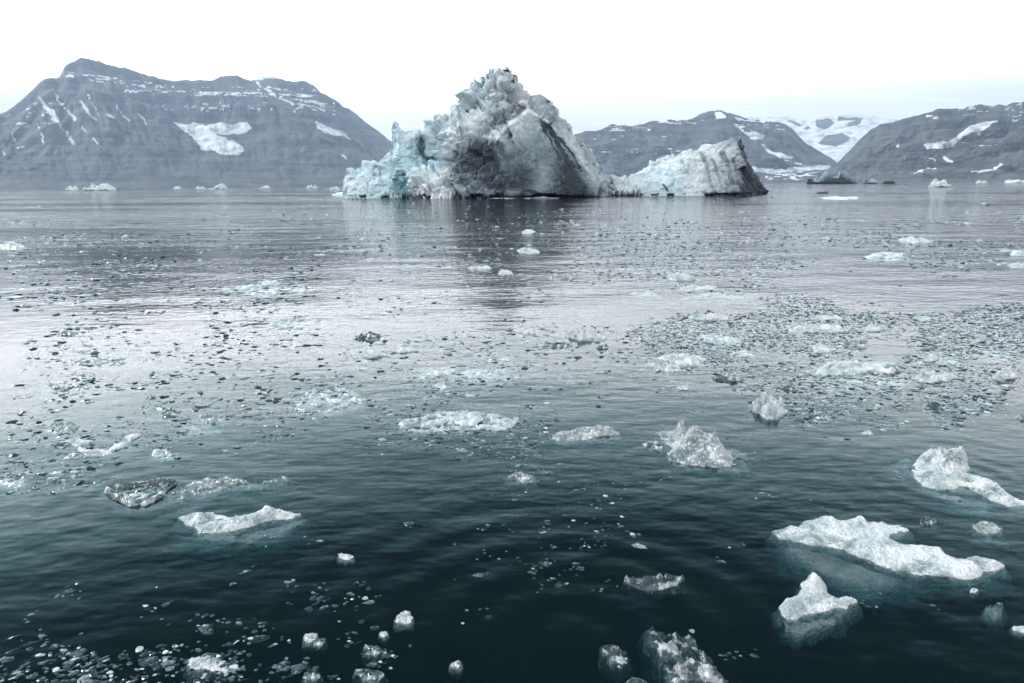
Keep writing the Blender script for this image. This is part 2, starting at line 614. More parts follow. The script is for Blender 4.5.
# ------------------------------------------------------------------ mountains
def mountain(name, sil, D0, D1, base_py, snow_polys=(), snow_lines=(), bands=(), rough=1.0, seed=1, all_snow=False, rock_polys=(),
             label=None, shape=1.25, nx=620, nz=150):
    """a ridge whose crest keeps the skyline; talus below, stepped cliffs above"""
    sil = np.array(sil, float)
    px = np.linspace(sil[0, 0], sil[-1, 0], nx)
    top = np.interp(px, sil[:, 0], sil[:, 1])
    jag = fbm(np.stack([px * 0.16, px * 0, px * 0], -1), 5, seed + 50, 0.6)
    top = top - jag * 1.5 * rough
    ang = ray(px, top)
    az = np.arctan2(ang[:, 0], ang[:, 1])
    wob = D1 + 500 * fbm(np.stack([px * 0.012, px * 0, px * 0], -1), 3, seed) * rough
    crest = at_y(px, top, 1.0)
    dirh = np.hypot(crest[:, 0], crest[:, 1])
    slope = (crest[:, 2] - CAM_H) / dirh
    zc = slope * wob + CAM_H
    zc = np.maximum(zc, 5)
    t = np.linspace(0, 1, nz)
    tb = np.linspace(0, 1, 26)[1:]
    T, X = np.meshgrid(t, px, indexing='ij')
    strat = np.sin(T * 46 + 2.0 * fbm(np.stack([X * 0.01, T * 2, T * 0], -1), 3, seed + 5))
    prof = np.where(T < 0.45, 0.45 * (T / 0.45) ** shape, 0)
    prof = T ** shape
    prof = prof + 0.016 * strat * sstep(0.35, 0.6, T) * (1 - sstep(0.95, 1, T))
    Z = zc[None, :] * prof - 6 * (1 - T)
    dist = D0 + (wob[None, :] - D0) * T
    gul = ridged(np.stack([X * 0.045 + 1.5 * T + 0.5 * fbm(np.stack([X * .02, T * 4, T * 0], -1), 3, seed + 2), T * 4.0 - X * .01, T * 0 + seed], -1), 5, seed + 9)
    dist = dist + (gul - 0.5) * 210 * rough * np.sin(np.pi * np.clip(T, 0, 1)) ** 0.8
    A = np.broadcast_to(az[None, :], T.shape)
    V1 = np.stack([np.sin(A) * dist, np.cos(A) * dist, Z], -1)
    # back slope
    Tb = tb[:, None]
    distb = wob[None, :] + 1600 * Tb
    Zb = zc[None, :] * (1 - Tb) ** 1.2 - 6 * Tb
    Ab = np.broadcast_to(az[None, :], distb.shape)
    V2 = np.stack([np.sin(Ab) * distb, np.cos(Ab) * distb, Zb], -1)
    V = np.concatenate([V1, V2], 0)
    nr = V.shape[0]
    V = V.reshape(-1, 3)
    fx, fy = project(V)
    warp = fbm(np.stack([fx * 0.12, fy * 0.25, fx * 0], -1), 4, seed + 20)
    wx, wy = fx + warp * 2.0, fy + fbm(np.stack([fx * 0.15, fy * 0.3, fx * 0 + 5], -1), 4, seed + 21) * 1.6
    snow = np.full(len(V), 1.0 if all_snow else 0.0)
    for p in snow_polys:
        snow = np.maximum(snow, sstep(-1.8, 2.0, sdf(wx, wy, p)))
    for pts, wdt in snow_lines:
        br = 0.55 + 0.7 * fbm(np.stack([fx * 0.3, fy * 0.3, fx * 0 + 2], -1), 3, seed + 33)
        snow = np.maximum(snow, sstep(wdt + 1.0, wdt - 0.9, line_dist(wx, wy, pts)) * np.clip(br + 0.35, 0, 1))
    for (x0, x1, y0, y1, dx, thr) in bands:     # broken snow on the ledges of a cliff band
        yy = fy - dx * (fx - x0)
        inb = (fx > x0) & (fx < x1) & (yy > y0) & (yy < y1)
        nn = fbm(np.stack([fx * 0.14, yy * 0.9, fx * 0 + 3], -1), 4, seed + 40, 0.6)
        snow = np.where(inb, np.maximum(snow, sstep(thr, thr + 0.12, nn)), snow)
    for p in rock_polys:
        snow = np.minimum(snow, 1 - sstep(-1.0, 1.0, sdf(wx, wy, p)))
    me = make_mesh(name, V, [grid_faces(nr, nx)], M_ROCK, {'snow': snow})
    return obj(name, me, kind='structure', label=label)


left_sil = [(-260, 175), (-160, 160), (-80, 142), (-30, 124), (0, 114), (12, 108), (26, 97), (38, 85), (44, 80), (60, 76), (65, 66), (72, 62), (80, 58.5), (88, 58),
            (100, 62), (115, 66), (130, 69), (150, 76), (168, 81), (175, 80), (200, 80), (214, 79.5), (222, 76), (231, 74), (240, 76), (250, 81), (258, 77.5),
            (270, 76.5), (286, 80), (306, 82), (314, 85), (322, 93), (334, 100), (350, 110), (366, 122), (380, 133), (392, 142), (430, 160), (480, 178), (520, 186)]
mountain('mountain', left_sil, 5200, 7500, 189, seed=3, nx=760,
         snow_polys=[[(172, 122), (186, 124), (196, 123), (206, 125), (216, 122), (232, 124), (248, 121), (252, 128), (246, 133), (228, 135), (216, 134), (228, 139), (240, 144), (245, 151),
                      (238, 156), (222, 154), (212, 151), (202, 150), (196, 142), (188, 134)],
                     [(314, 121), (322, 124), (334, 128), (346, 132), (350, 140), (342, 136), (328, 134), (318, 129)],
                     [(246, 77), (258, 75), (272, 75.5), (284, 79), (262, 79.5), (254, 80)],
                     [(40, 98), (46, 104), (54, 112), (60, 120), (56, 122), (48, 114), (42, 106)]],
         snow_lines=[([(258, 82), (266, 89), (276, 96)], 1.3), ([(276, 97), (286, 100), (293, 105)], 1.2), ([(268, 86), (280, 90)], .9), ([(40, 96), (47, 107), (56, 118), (64, 130), (75, 144)], 1.5), ([(55, 94), (60, 103), (68, 110), (75, 119)], 1.4), ([(80, 102), (88, 112), (95, 119)], 1.3),
                     ([(88, 95), (93, 104), (99, 116)], 1.0), ([(81, 126), (92, 137), (104, 149)], 0.7), ([(116, 105), (122, 113), (129, 121)], 0.8), ([(138, 113), (146, 123)], 0.9),
                     ([(107, 114), (114, 118)], 0.9), ([(41, 132), (44, 143)], 1.2), ([(12, 134), (14, 142)], 1.0), ([(17, 124), (24, 124)], 0.9), ([(18, 148), (25, 146)], 1.0),
                     ([(341, 154), (347, 159)], 0.8), ([(2, 152), (6, 155)], 0.8), ([(37, 124), (38, 128)], 0.9)],
         bands=[(62, 150, 71, 78, 0.09, 0.28), (96, 170, 75, 84, 0.13, 0.3), (125, 330, 89, 92.5, 0.03, 0.05), (150, 330, 84, 88, 0.03, 0.35), (190, 260, 92, 96, 0.0, 0.1),
                (160, 330, 99, 110, 0.02, 0.42), (285, 335, 90, 104, 0.25, 0.2), (0, 60, 110, 135, -0.2, 0.45), (170, 250, 103, 111, 0.0, 0.4)])

mid_sil = [(470, 176), (520, 160), (560, 140), (585, 130.5), (600, 131), (612, 124), (620, 125), (632, 126), (642, 124), (652, 121), (662, 122), (668, 119), (678, 121), (690, 119),
           (704, 113), (712, 110.5), (722, 110.5), (734, 115), (748, 119), (765, 121), (780, 122), (786, 124), (796, 133), (806, 143), (820, 152), (834, 160), (840, 166), (860, 176), (880, 184)]
mountain('mountain', mid_sil, 4800, 6200, 183, seed=11, nx=620, rough=0.8,
         snow_polys=[[(714, 112), (722, 112), (727, 118), (716, 119)], [(735, 124), (744, 130), (756, 133), (764, 134), (763, 140), (752, 140), (744, 134)],
                     [(760, 143), (772, 150), (782, 154), (794, 156), (792, 159), (778, 158), (768, 152)], [(752, 166), (775, 170), (800, 167), (830, 165), (832, 168), (800, 171), (772, 174), (754, 172)]],
         snow_lines=[([(736, 119), (760, 121), (782, 121), (790, 127)], 1.1), ([(786, 160), (800, 164), (812, 167)], 1.0), ([(800, 176), (820, 171)], 0.7)],
         bands=[(604, 650, 125, 131, 0, 0.0), (650, 705, 119, 127, 0, 0.25), (590, 700, 133, 140, 0, 0.45), (590, 680, 146, 156, 0, 0.45), (735, 785, 122, 129, 0.05, 0.25), (765, 830, 172, 180, 0, 0.25)])

ice_sil = [(640, 128), (700, 119), (735, 117.5), (760, 117), (790, 116.5), (815, 118), (830, 116), (850, 114.5), (868, 114.5), (885, 118), (905, 120), (940, 118), (980, 112), (1010, 104), (1060, 98), (1120, 96)]
mountain('glacier', ice_sil, 7600, 10500, 182, seed=23, nx=520, rough=0.45, all_snow=True, shape=1.0,
         rock_polys=[[(818, 143), (826, 136), (834, 133.5), (842, 134), (850, 139), (846, 143), (834, 146), (824, 145)], [(816, 119), (830, 118), (834, 124), (826, 128), (817, 127)],
                     [(846, 126), (852, 121), (862, 117), (860, 124), (852, 128)], [(803, 128), (808, 126), (813, 128), (808, 129)], [(786, 120), (794, 121), (802, 126), (794, 126)], [(838, 117), (864, 117), (858, 119.5), (838, 120.5)],
                     [(790, 186), (790, 172), (826, 165), (836, 163), (870, 176), (880, 186)]])

right_sil = [(800, 190), (812, 182), (824, 174), (836, 164), (848, 152), (862, 138), (872, 129), (880, 125), (895, 122), (912, 117), (926, 113), (940, 109), (956, 108), (962, 109), (972, 105.5),
             (980, 104), (992, 105.5), (1005, 105), (1016, 102.5), (1030, 102), (1060, 96), (1110, 100), (1180, 110), (1260, 130), (1340, 160), (1400, 180)]
mountain('mountain', right_sil, 3700, 5000, 181, seed=31, nx=700, rough=0.8,
         snow_polys=[[(924, 144), (934, 142), (948, 141), (958, 136), (966, 130), (974, 124), (984, 122), (998, 120), (990, 126), (982, 132), (972, 132), (962, 138), (950, 148), (938, 149), (927, 150)],
                     [(976, 133), (982, 132), (981, 136)]],
         snow_lines=[([(913, 173), (924, 170), (936, 168)], 0.7), ([(972, 172), (984, 171), (996, 168), (1003, 163)], 0.9), ([(896, 147), (900, 144)], 0.8), ([(929, 158), (936, 160)], 1.2), ([(944, 158), (952, 162)], 1.6),
                     ([(1000, 104), (1016, 102)], 0.7)],
         bands=[(926, 1024, 112, 120, -0.12, 0.33), (960, 1000, 138, 146, 0, 0.35), (1008, 1024, 110, 122, 0, 0.35)])


# ------------------------------------------------------------------ icebergs
def tri_interp(pts, vals, qx, qy):
    """piecewise linear interpolation over a Delaunay triangulation: keeps the flat facets"""
    pts = np.asarray(pts, float)
    vals = np.asarray(vals, float)
    res = delaunay_2d_cdt([Vector(p) for p in pts], [], [], 0, 1e-6)
    vv = np.array([v[:] for v in res[0]])
    idx = [o[0] if len(o) else 0 for o in res[3]]
    out = np.zeros((len(qx), vals.shape[1]))
    best = np.full(len(qx), -1e9)
    for f in res[2]:
        a, b, c = (vv[k] for k in f)
        det = (b[1] - c[1]) * (a[0] - c[0]) + (c[0] - b[0]) * (a[1] - c[1])
        if abs(det) < 1e-9:
            continue
        l1 = ((b[1] - c[1]) * (qx - c[0]) + (c[0] - b[0]) * (qy - c[1])) / det
        l2 = ((c[1] - a[1]) * (qx - c[0]) + (a[0] - c[0]) * (qy - c[1])) / det
        l3 = 1 - l1 - l2
        mn = np.minimum(np.minimum(l1, l2), l3)
        sel = mn > best
        sel &= (mn > -0.6)
        v = l1[:, None] * vals[idx[f[0]]] + l2[:, None] * vals[idx[f[1]]] + l3[:, None] * vals[idx[f[2]]]
        out[sel] = v[sel]
        best[sel] = mn[sel]
    return out


def relief_berg(name, Y, sil, ctrl, dark=(), bluel=(), nx=420, nz=170, thick=16.0, unit=1.0, seed=5, pale=(), **props):
    """sil: (px, py, depth) crest left to right; ctrl: (px, py, depth, rough, dirt, blue) on the near side. unit scales the lumps."""
    sil = np.array([(*s, 0)[:3] for s in sil], float)
    px = np.interp(np.linspace(0, 1, nx), np.linspace(0, 1, len(sil)), sil[:, 0]) * 0.35 + np.linspace(sil[0, 0], sil[-1, 0], nx) * 0.65
    top = np.interp(px, sil[:, 0], sil[:, 1])
    base = HORIZON_C - (px - W / 2) * math.tan(ROLL) + F * CAM_H / Y / math.cos(PITCH) ** 2
    top = np.minimum(top, base - 0.15)
    P = [(s[0], s[1]) for s in sil] + [(c[0], c[1]) for c in ctrl]
    Vv = [(s[2], 0.8, 0.08, 0.1) for s in sil] + [c[2:6] for c in ctrl]
    # crest points inherit the look of their nearest control point
    cp = np.array([(c[0], c[1]) for c in ctrl], float)
    for i, s in enumerate(sil):
        k = np.argmin(np.hypot(cp[:, 0] - s[0], cp[:, 1] - s[1]))
        Vv[i] = (s[2], ctrl[k][3], ctrl[k][4] * 0.8, ctrl[k][5])
    v = np.linspace(0, 1, nz)
    QY = base[None, :] + (top - base)[None, :] * v[:, None]
    QX = np.broadcast_to(px[None, :], QY.shape)
    A = tri_interp(P, Vv, QX.ravel(), QY.ravel())
    dep = A[:, 0].reshape(QY.shape) * unit
    front = at_y(QX, QY, Y - dep)
    under = front[:1].copy()
    under[..., 2] = -3.0
    under[..., 1] -= 1.5 * unit
    front[0, :, 2] = np.minimum(front[0, :, 2], 0.0)
    fr = np.concatenate([under, front], 0)
    # far side
    nb = nz // 3
    vb = np.linspace(1, 0, nb + 1)[1:]
    rx, ry, rz = front[-1, :, 0], front[-1, :, 1], np.maximum(front[-1, :, 2], 0.2)
    prof = np.sqrt(1 - vb[:, None] ** 2)
    endf = np.clip(np.minimum(px - px[0], px[-1] - px) / 12.0, 0.15, 1)
    bk = np.stack([np.broadcast_to(rx, (nb, nx)), ry[None, :] + thick * unit * prof * (endf * np.clip(rz / rz.max() + 0.25, 0, 1))[None, :], rz[None, :] * vb[:, None]], -1)
    bu = bk[-1:].copy()
    bu[..., 2] = -3.0
    allv = np.concatenate([fr, bk, bu], 0)
    nr = allv.shape[0]
    V = allv.reshape(-1, 3)
    F4 = grid_faces(nr, nx)

    def full(col, backval):
        a = A[:, col].reshape(QY.shape)
        b = np.full((nb + 1, nx), backval) * 0.5 + 0.5 * a[-1:]
        return np.concatenate([a[:1], a, b], 0).ravel()
    rough, dirt_shade, blue = full(1, 0.7), full(2, 0.1), full(3, 0.15)
    N = normals(V, F4)
    q = V / unit
    w = np.stack([fbm(q * 0.25 + k * 7.7, 3, seed + k) for k in range(3)], -1)
    q2 = q + w * 0.9
    f1, f2, cid = cell(q2 / 5.2, seed + 3)
    A1, e1 = facets(q2 / 6.5, seed + 3)
    A2, e2 = facets(q2 / 3.0, seed + 4)
    A3, e3 = facets(q2 / 1.3, seed + 6)
    d = A1 * 2.5 + A2 * 1.35 + A3 * 0.6
    d += -1.0 * np.exp(-(e1 / 0.09) ** 2) - 0.5 * np.exp(-(e2 / 0.10) ** 2)
    d += 0.9 * (ridged(q * 0.4, 5, seed + 8) - 0.55) + 0.9 * fbm(q * 0.16, 3, seed + 14)
    flat = 0.40 * fbm(q * 0.35, 5, seed + 9, 0.6) + 0.22 * fbm(q * 1.3, 3, seed + 10)
    disp = (d * rough * 1.15 + flat) * unit
    dvec = N * 0.95 + np.stack([w[:, 0] * 0.12, w[:, 1] * 0.0, w[:, 2] * 0.12], -1)
    V = V + dvec * disp[:, None]
    # sediment bands, crevices and blue streaks
    fx, fy = project(V)
    nw = fbm(q * 0.3, 4, seed + 12)
    wx, wy = fx + nw * 2.4, fy + fbm(q * 0.3 + 9, 4, seed + 13) * 2.4
    near = np.zeros((nr, nx), bool)
    near[:nz + 1] = True
    near = near.ravel()
    for pts, wd, val in dark:
        dirt_shade = np.where(near, np.maximum(dirt_shade, val * sstep(wd * 1.5, wd * 0.35, line_dist(wx, wy, pts))), dirt_shade)
    for pts, wd, val in pale:
        k = val * sstep(wd * 1.5, wd * 0.35, line_dist(wx, wy, pts))
        dirt_shade = np.where(near, dirt_shade * (1 - k), dirt_shade)
    for pts, wd, val in bluel:
        k = val * sstep(wd * 1.5, wd * 0.35, line_dist(wx, wy, pts))
        blue = np.where(near, np.maximum(blue, k), blue)
    blue = np.clip(blue + 0.30 * (0.45 - f1) * (1 - dirt_shade) + 0.12 * nw, 0, 1)
    dirt_shade = np.clip(dirt_shade, 0, 1)
    org = np.array([V[:, 0].mean(), Y, 0])
    me = make_mesh(name, V - org, [F4], M_BERG, {'dirt_shade': dirt_shade, 'blue': blue})
    return obj(name, me, loc=org, **props)


BERG_Y = 188.0
main_sil = [(343, 196.5, 6), (344, 177, 6), (346, 171, 6), (352, 167, 5), (358, 165.5, 4), (365, 163, 3), (374, 163.5, 2), (379, 166, 2), (381, 156, 2), (387, 152.5, 1), (390.5, 148, 1), (391.5, 130, 1), (394, 122.5, 1),
            (398, 128, 1), (404, 131, 0), (412, 129.5, 0), (420, 131), (427, 124), (433, 118), (441, 115), (450, 112), (454, 106), (460, 104), (462.5, 92), (467, 88), (472, 82), (476, 80), (481, 72.5),
            (487, 71), (493, 66), (503, 67), (508, 64.5), (511, 70), (517, 73), (522, 84), (530, 92), (537, 97), (548, 101), (556, 112), (566, 121), (575, 133), (583, 145), (591, 155), (597, 165), (604, 172),
            (613, 177), (619, 184, 2), (622, 196.5, 3)]
main_ctrl = [
    # upper cap: rough white and grey rubble ice
    (470, 100, 4, 1.0, .12, .25), (470, 115, 7, 1.0, .08, .1), (487, 85, 4, 1.0, .05, .3), (500, 95, 6, 1.0, .12, .2), (510, 82, 4, 1, .18, .05), (485, 105, 7, 1, .06, .2), (500, 112, 8, 1, .22, .1), (520, 100, 5, 1, .18, .0), (516, 113, 8, .9, .5, 0),
    (538, 105, 4, .8, .35, 0), (475, 125, 10, .7, .0, .0), (460, 122, 8, .8, .0, .1), (510, 126, 11, .8, .65, 0), (490, 128, 10, .8, .3, 0),
    # sharp edge over the big grey facet
    (528, 111.5, 12, .3, .1, 0), (497, 138, 18, .4, .15, 0), (512, 125.5, 15.5, .3, .1, 0), (545, 121, 10, .3, .25, 0),
    # the grey facet itself: the shade of this steep face is painted into its colour
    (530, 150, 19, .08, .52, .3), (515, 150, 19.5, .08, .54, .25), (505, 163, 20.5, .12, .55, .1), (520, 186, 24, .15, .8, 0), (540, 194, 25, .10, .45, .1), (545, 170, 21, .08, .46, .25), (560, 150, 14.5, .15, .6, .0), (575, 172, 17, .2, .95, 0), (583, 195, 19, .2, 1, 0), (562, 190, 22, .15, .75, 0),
    # dirty face left of it
    (455, 134, 13, .7, .1, .1), (475, 137, 16, .5, .55, 0), (452, 150, 15, .7, .45, .1), (488, 148, 18, .4, .8, 0), (470, 155, 17, .6, .75, 0), (458, 172, 17, .7, .6, .1), (478, 172, 20, .5, .7, .05), (498, 175, 22, .35, .75, 0), (490, 194, 24, .4, .55, .1), (470, 194, 22, .6, .45, .15),
    # pale slope right of the black band
    (560, 130, 6, .4, .2, .05), (572, 145, 8, .3, .15, .1), (585, 165, 10, .25, .15, .15), (594, 183, 12, .35, .25, .15), (600, 195, 14, .5, .4, .15), (606, 184, 8, .6, .25, .2), (612, 195.5, 9, .5, .15, .3),
    (560, 117, 1.5, .6, .4, 0), (580, 143, 2.5, .5, .35, 0), (594, 163, 3, .5, .35, .1),
    # blue side on the left with its hollow
    (399, 145, 6, .3, 0, .6), (396, 160, 8, .35, 0, .6), (412, 140, 4, .4, 0, .6), (422, 152, 1.5, .4, .2, 1), (430, 160, 2.5, .4, .3, 1), (415, 158, 6, .6, 0, .85), (436, 140, 6, .9, 0, .4), (445, 128, 7, 1, .02, .3), (442, 152, 11, .9, .02, .4), (447, 166, 13, .8, .1, .35), (430, 130, 3, .9, 0, .45),
    (410, 170, 9, .7, 0, .75), (392, 176, 10, .6, 0, .65), (380, 178, 10, .5, 0, .6), (370, 180, 11, .28, 0, .45), (355, 180, 10, .28, 0, .4), (350, 195, 12, .3, 0, .4), (368, 195.5, 14, .3, 0, .45), (388, 195.5, 14, .35, 0, .6), (403, 188, 8, .5, .05, 1), (408, 195.5, 9, .5, .1, 1), (428, 168, 9, .8, 0, .6),
    # white lumps at its foot
    (416, 186, 15, .9, 0, .15), (428, 179, 16, .9, 0, .1), (442, 177, 17, .9, .02, .1), (454, 184, 17, .8, .2, .1), (425, 195.5, 19, .9, 0, .1), (446, 195.5, 21, .9, .05, .1), (458, 195.5, 20, .8, .3, .1),
]
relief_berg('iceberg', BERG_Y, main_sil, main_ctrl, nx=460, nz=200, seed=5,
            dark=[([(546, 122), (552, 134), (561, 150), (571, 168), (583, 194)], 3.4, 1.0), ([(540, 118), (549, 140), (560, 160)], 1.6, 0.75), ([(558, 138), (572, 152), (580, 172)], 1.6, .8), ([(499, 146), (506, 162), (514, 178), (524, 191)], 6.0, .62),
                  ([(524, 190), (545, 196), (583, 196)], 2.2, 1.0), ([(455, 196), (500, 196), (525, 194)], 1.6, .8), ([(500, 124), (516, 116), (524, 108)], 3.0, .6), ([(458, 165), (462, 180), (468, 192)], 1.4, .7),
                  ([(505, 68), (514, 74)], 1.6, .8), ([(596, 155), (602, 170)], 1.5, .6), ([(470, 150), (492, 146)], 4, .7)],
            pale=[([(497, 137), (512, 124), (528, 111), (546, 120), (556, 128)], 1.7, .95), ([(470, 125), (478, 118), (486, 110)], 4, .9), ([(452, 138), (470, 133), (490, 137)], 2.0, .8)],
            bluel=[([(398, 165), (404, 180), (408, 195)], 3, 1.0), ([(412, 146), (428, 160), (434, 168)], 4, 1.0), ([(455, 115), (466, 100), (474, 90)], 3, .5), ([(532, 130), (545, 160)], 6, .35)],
            label='tall pyramid iceberg with shaded grey facet and blue left wing', cat='iceberg')

slab_sil = [(606, 195, 3), (608, 184, 3), (614, 179.5, 2), (622, 178, 1), (632, 174, 0), (645, 168), (660, 161), (675, 154.5), (684, 151), (692, 149), (700, 150.5), (712, 146), (725, 141.5), (734, 138.5), (739, 139), (741.5, 144), (745, 152),
            (749, 162), (755, 174), (761, 184), (767, 193.5, 3)]
slab_ctrl = [(618, 194, 9, .5, .05, .25), (616, 186, 6, .5, .08, .2), (640, 194, 11, .3, .03, .25), (635, 182, 6, .3, 0, .25), (660, 194, 12, .3, .05, .35), (655, 175, 6, .25, 0, .3), (680, 193.5, 13, .25, .05, .3), (678, 170, 7, .25, 0, .3), (690, 158, 4, .3, .02, .15),
             (700, 193.5, 14, .25, .12, .25), (702, 172, 8, .25, .12, .2), (706, 156, 4.5, .3, .1, .05), (720, 193, 15, .25, .35, .15), (718, 172, 9, .25, .3, .15), (718, 152, 5, .28, .1, 0), (728, 147, 5, .2, .35, 0), (735, 150, 7, .3, .2, 0),
             (736, 170, 11, .3, .45, .05), (740, 192, 16, .3, .5, .05), (740, 146, 5, .12, .6, 0), (745, 165, 11, .25, .55, 0), (751, 193, 17, .3, .8, 0), (748, 170, 8, .3, 1, 0), (756, 184, 10, .3, 1, 0), (761, 193, 10, .3, 1, 0)]
relief_berg('iceberg', BERG_Y - 2, slab_sil, slab_ctrl, nx=300, nz=130, seed=41, thick=12,
            dark=[([(741, 142), (746, 155), (752, 172), (762, 193)], 4.0, 1.0), ([(703, 152), (707, 168), (714, 192)], 2.6, .40), ([(722, 152), (729, 170), (736, 192)], 4.0, .5), ([(732, 158), (738, 176), (741, 192)], 3.0, .55), ([(724, 148), (731, 143)], 1.5, .5),
                  ([(622, 195), (645, 196)], 1.0, .8), ([(712, 194), (750, 194)], 1.2, .8), ([(668, 190), (664, 184)], 1.2, .7), ([(712, 158), (722, 188)], 2, .45)],
            bluel=[([(657, 183), (668, 191)], 2.2, 1), ([(671, 178), (673, 184)], 1.8, 1), ([(669, 164), (671, 170)], 1.2, 1), ([(659, 168), (660, 173)], 1.0, 1)],
            label='low wedge-shaped iceberg with black right end beside the tall one', cat='iceberg')

# the dark ragged berg far off on the right, and its neighbours
far_y = 1140.0
relief_berg('iceberg', far_y, [(807, 183.6), (808, 178), (812, 179), (815, 181), (818, 176), (820, 178.5), (824, 174), (826, 172), (828, 168.5), (831, 169), (833, 176), (836, 178.5), (839, 177.5), (841, 171), (845, 169), (847, 171), (849, 177), (852, 179), (856, 181), (858, 183.6)],
            [(810, 182, 4, .4, 1, 0), (817, 182, 5, .4, .3, .7), (822, 178, 4, .4, .35, .7), (829, 174, 4, .35, .35, .9), (830, 182, 6, .4, 1, .4), (836, 181, 5, .4, 1, .3), (845, 175, 3, .35, .35, .9), (846, 182, 6, .4, 1, .4), (853, 182, 4, .8, .6, .6)],
            nx=200, nz=70, unit=0.9, seed=61, label='distant dark ragged iceberg before the glacier valley', cat='iceberg')
relief_berg('iceberg', 1100.0, [(863, 183.4), (865, 178.5), (868, 178), (870, 180), (874, 179.5), (878, 181), (880, 183.4)],
            [(866, 181, 3, .4, .6, .4), (870, 182.5, 4, .4, .3, .5), (876, 182, 3, .4, .2, .3)], nx=60, nz=30, unit=1.2, seed=62,
            label='small grey iceberg just right of the distant ragged iceberg', cat='iceberg')
relief_berg('iceberg', 1000.0, [(882, 183.5), (884, 181), (889, 180.5), (894, 181), (896, 183.5)],
            [(886, 182.5, 3, .3, 1, 0), (892, 182.8, 3, .3, .9, 0)], nx=50, nz=24, unit=1.0, seed=63,
            label='low dark flat iceberg on the horizon under the right mountain', cat='iceberg')
FAR = [  # left px, right px, top py, base py, label
    (64, 80, 185.6, 190.3, 'low white iceberg left of the twin-humped one under the left mountain'),
    (81, 115, 183.2, 190.5, 'twin-humped white iceberg far under the left mountain'),
    (173, 182, 185.8, 188.9, 'tiny white iceberg under the big snow patch of the left mountain'),
    (195, 206, 185.2, 189.0, 'small rounded white iceberg beside the pointed one at the shore'),
    (209, 229, 182.8, 189.2, 'pointed bluish iceberg far under the left mountain'),
    (258, 271, 184.4, 188.6, 'small white iceberg halfway between pointed iceberg and tall iceberg'),
    (306, 318, 183.8, 188.2, 'white iceberg left of the tall iceberg beneath the mountain slope'),
    (329, 340, 186.0, 189.8, 'lowest white iceberg close to the blue wing of the tall iceberg'),
    (928, 953, 177.3, 187.2, 'white knobbly iceberg standing nearest under the right mountain'),
    (976, 988, 178.4, 183.2, 'small white iceberg beyond the knobbly one under the right mountain'),
    (1004, 1032, 179.6, 183.0, 'long flat white iceberg at the right edge of the horizon'),
]
for i, (x0, x1, yt, yb, lab) in enumerate(FAR):
    hz_y = HORIZON_C - ((x0 + x1) / 2 - W / 2) * math.tan(ROLL)
    Yd = F * CAM_H / max(yb - hz_y, 0.9) / math.cos(PITCH) ** 2
    r = random.Random(i + 3)
    n = 9
    sil = [(x0, yb - 0.05)]
    for k in range(1, n):
        u = k / n
        hump = min(1, 5 * min(u, 1 - u)) * (0.35 + 0.65 * r.random())
        if 'twin' in lab:
            hump = (0.9 if k in (3, 6, 7) else 0.55) + 0.1 * r.random()
        if 'pointed' in lab and 'beside' not in lab:
            hump = max(0.15, 1 - abs(u - 0.62) * 2.1)
        if 'flat' in lab:
            hump = 0.7 + 0.3 * r.random()
        sil.append((x0 + (x1 - x0) * u, yb - (yb - yt) * hump))
    sil.append((x1, yb - 0.05))
    u_m = (x1 - x0) * Yd / F / 30.0
    cy = (yt + yb) / 2
    bl = 0.5 if 'bluish' in lab else 0.15
    ctrl = [(x0 + (x1 - x0) * f, cy + (yb - yt) * g, dd, .45, 0.02, bl) for f, g, dd in ((.25, .1, 4), (.5, 0, 5), (.75, .1, 4), (.3, .45, 7), (.7, .45, 7))]
    relief_berg('iceberg', Yd, sil, ctrl, nx=70, nz=32, unit=max(u_m, 0.12), thick=10, seed=80 + i, label=lab, cat='iceberg')


# ------------------------------------------------------------------ floating ice
def px_world(py, px=512.0):
    """metres per pixel across at the water there"""
    g = ground(px, py)
    return float(np.linalg.norm(g - np.array([0, 0, CAM_H])) / F)


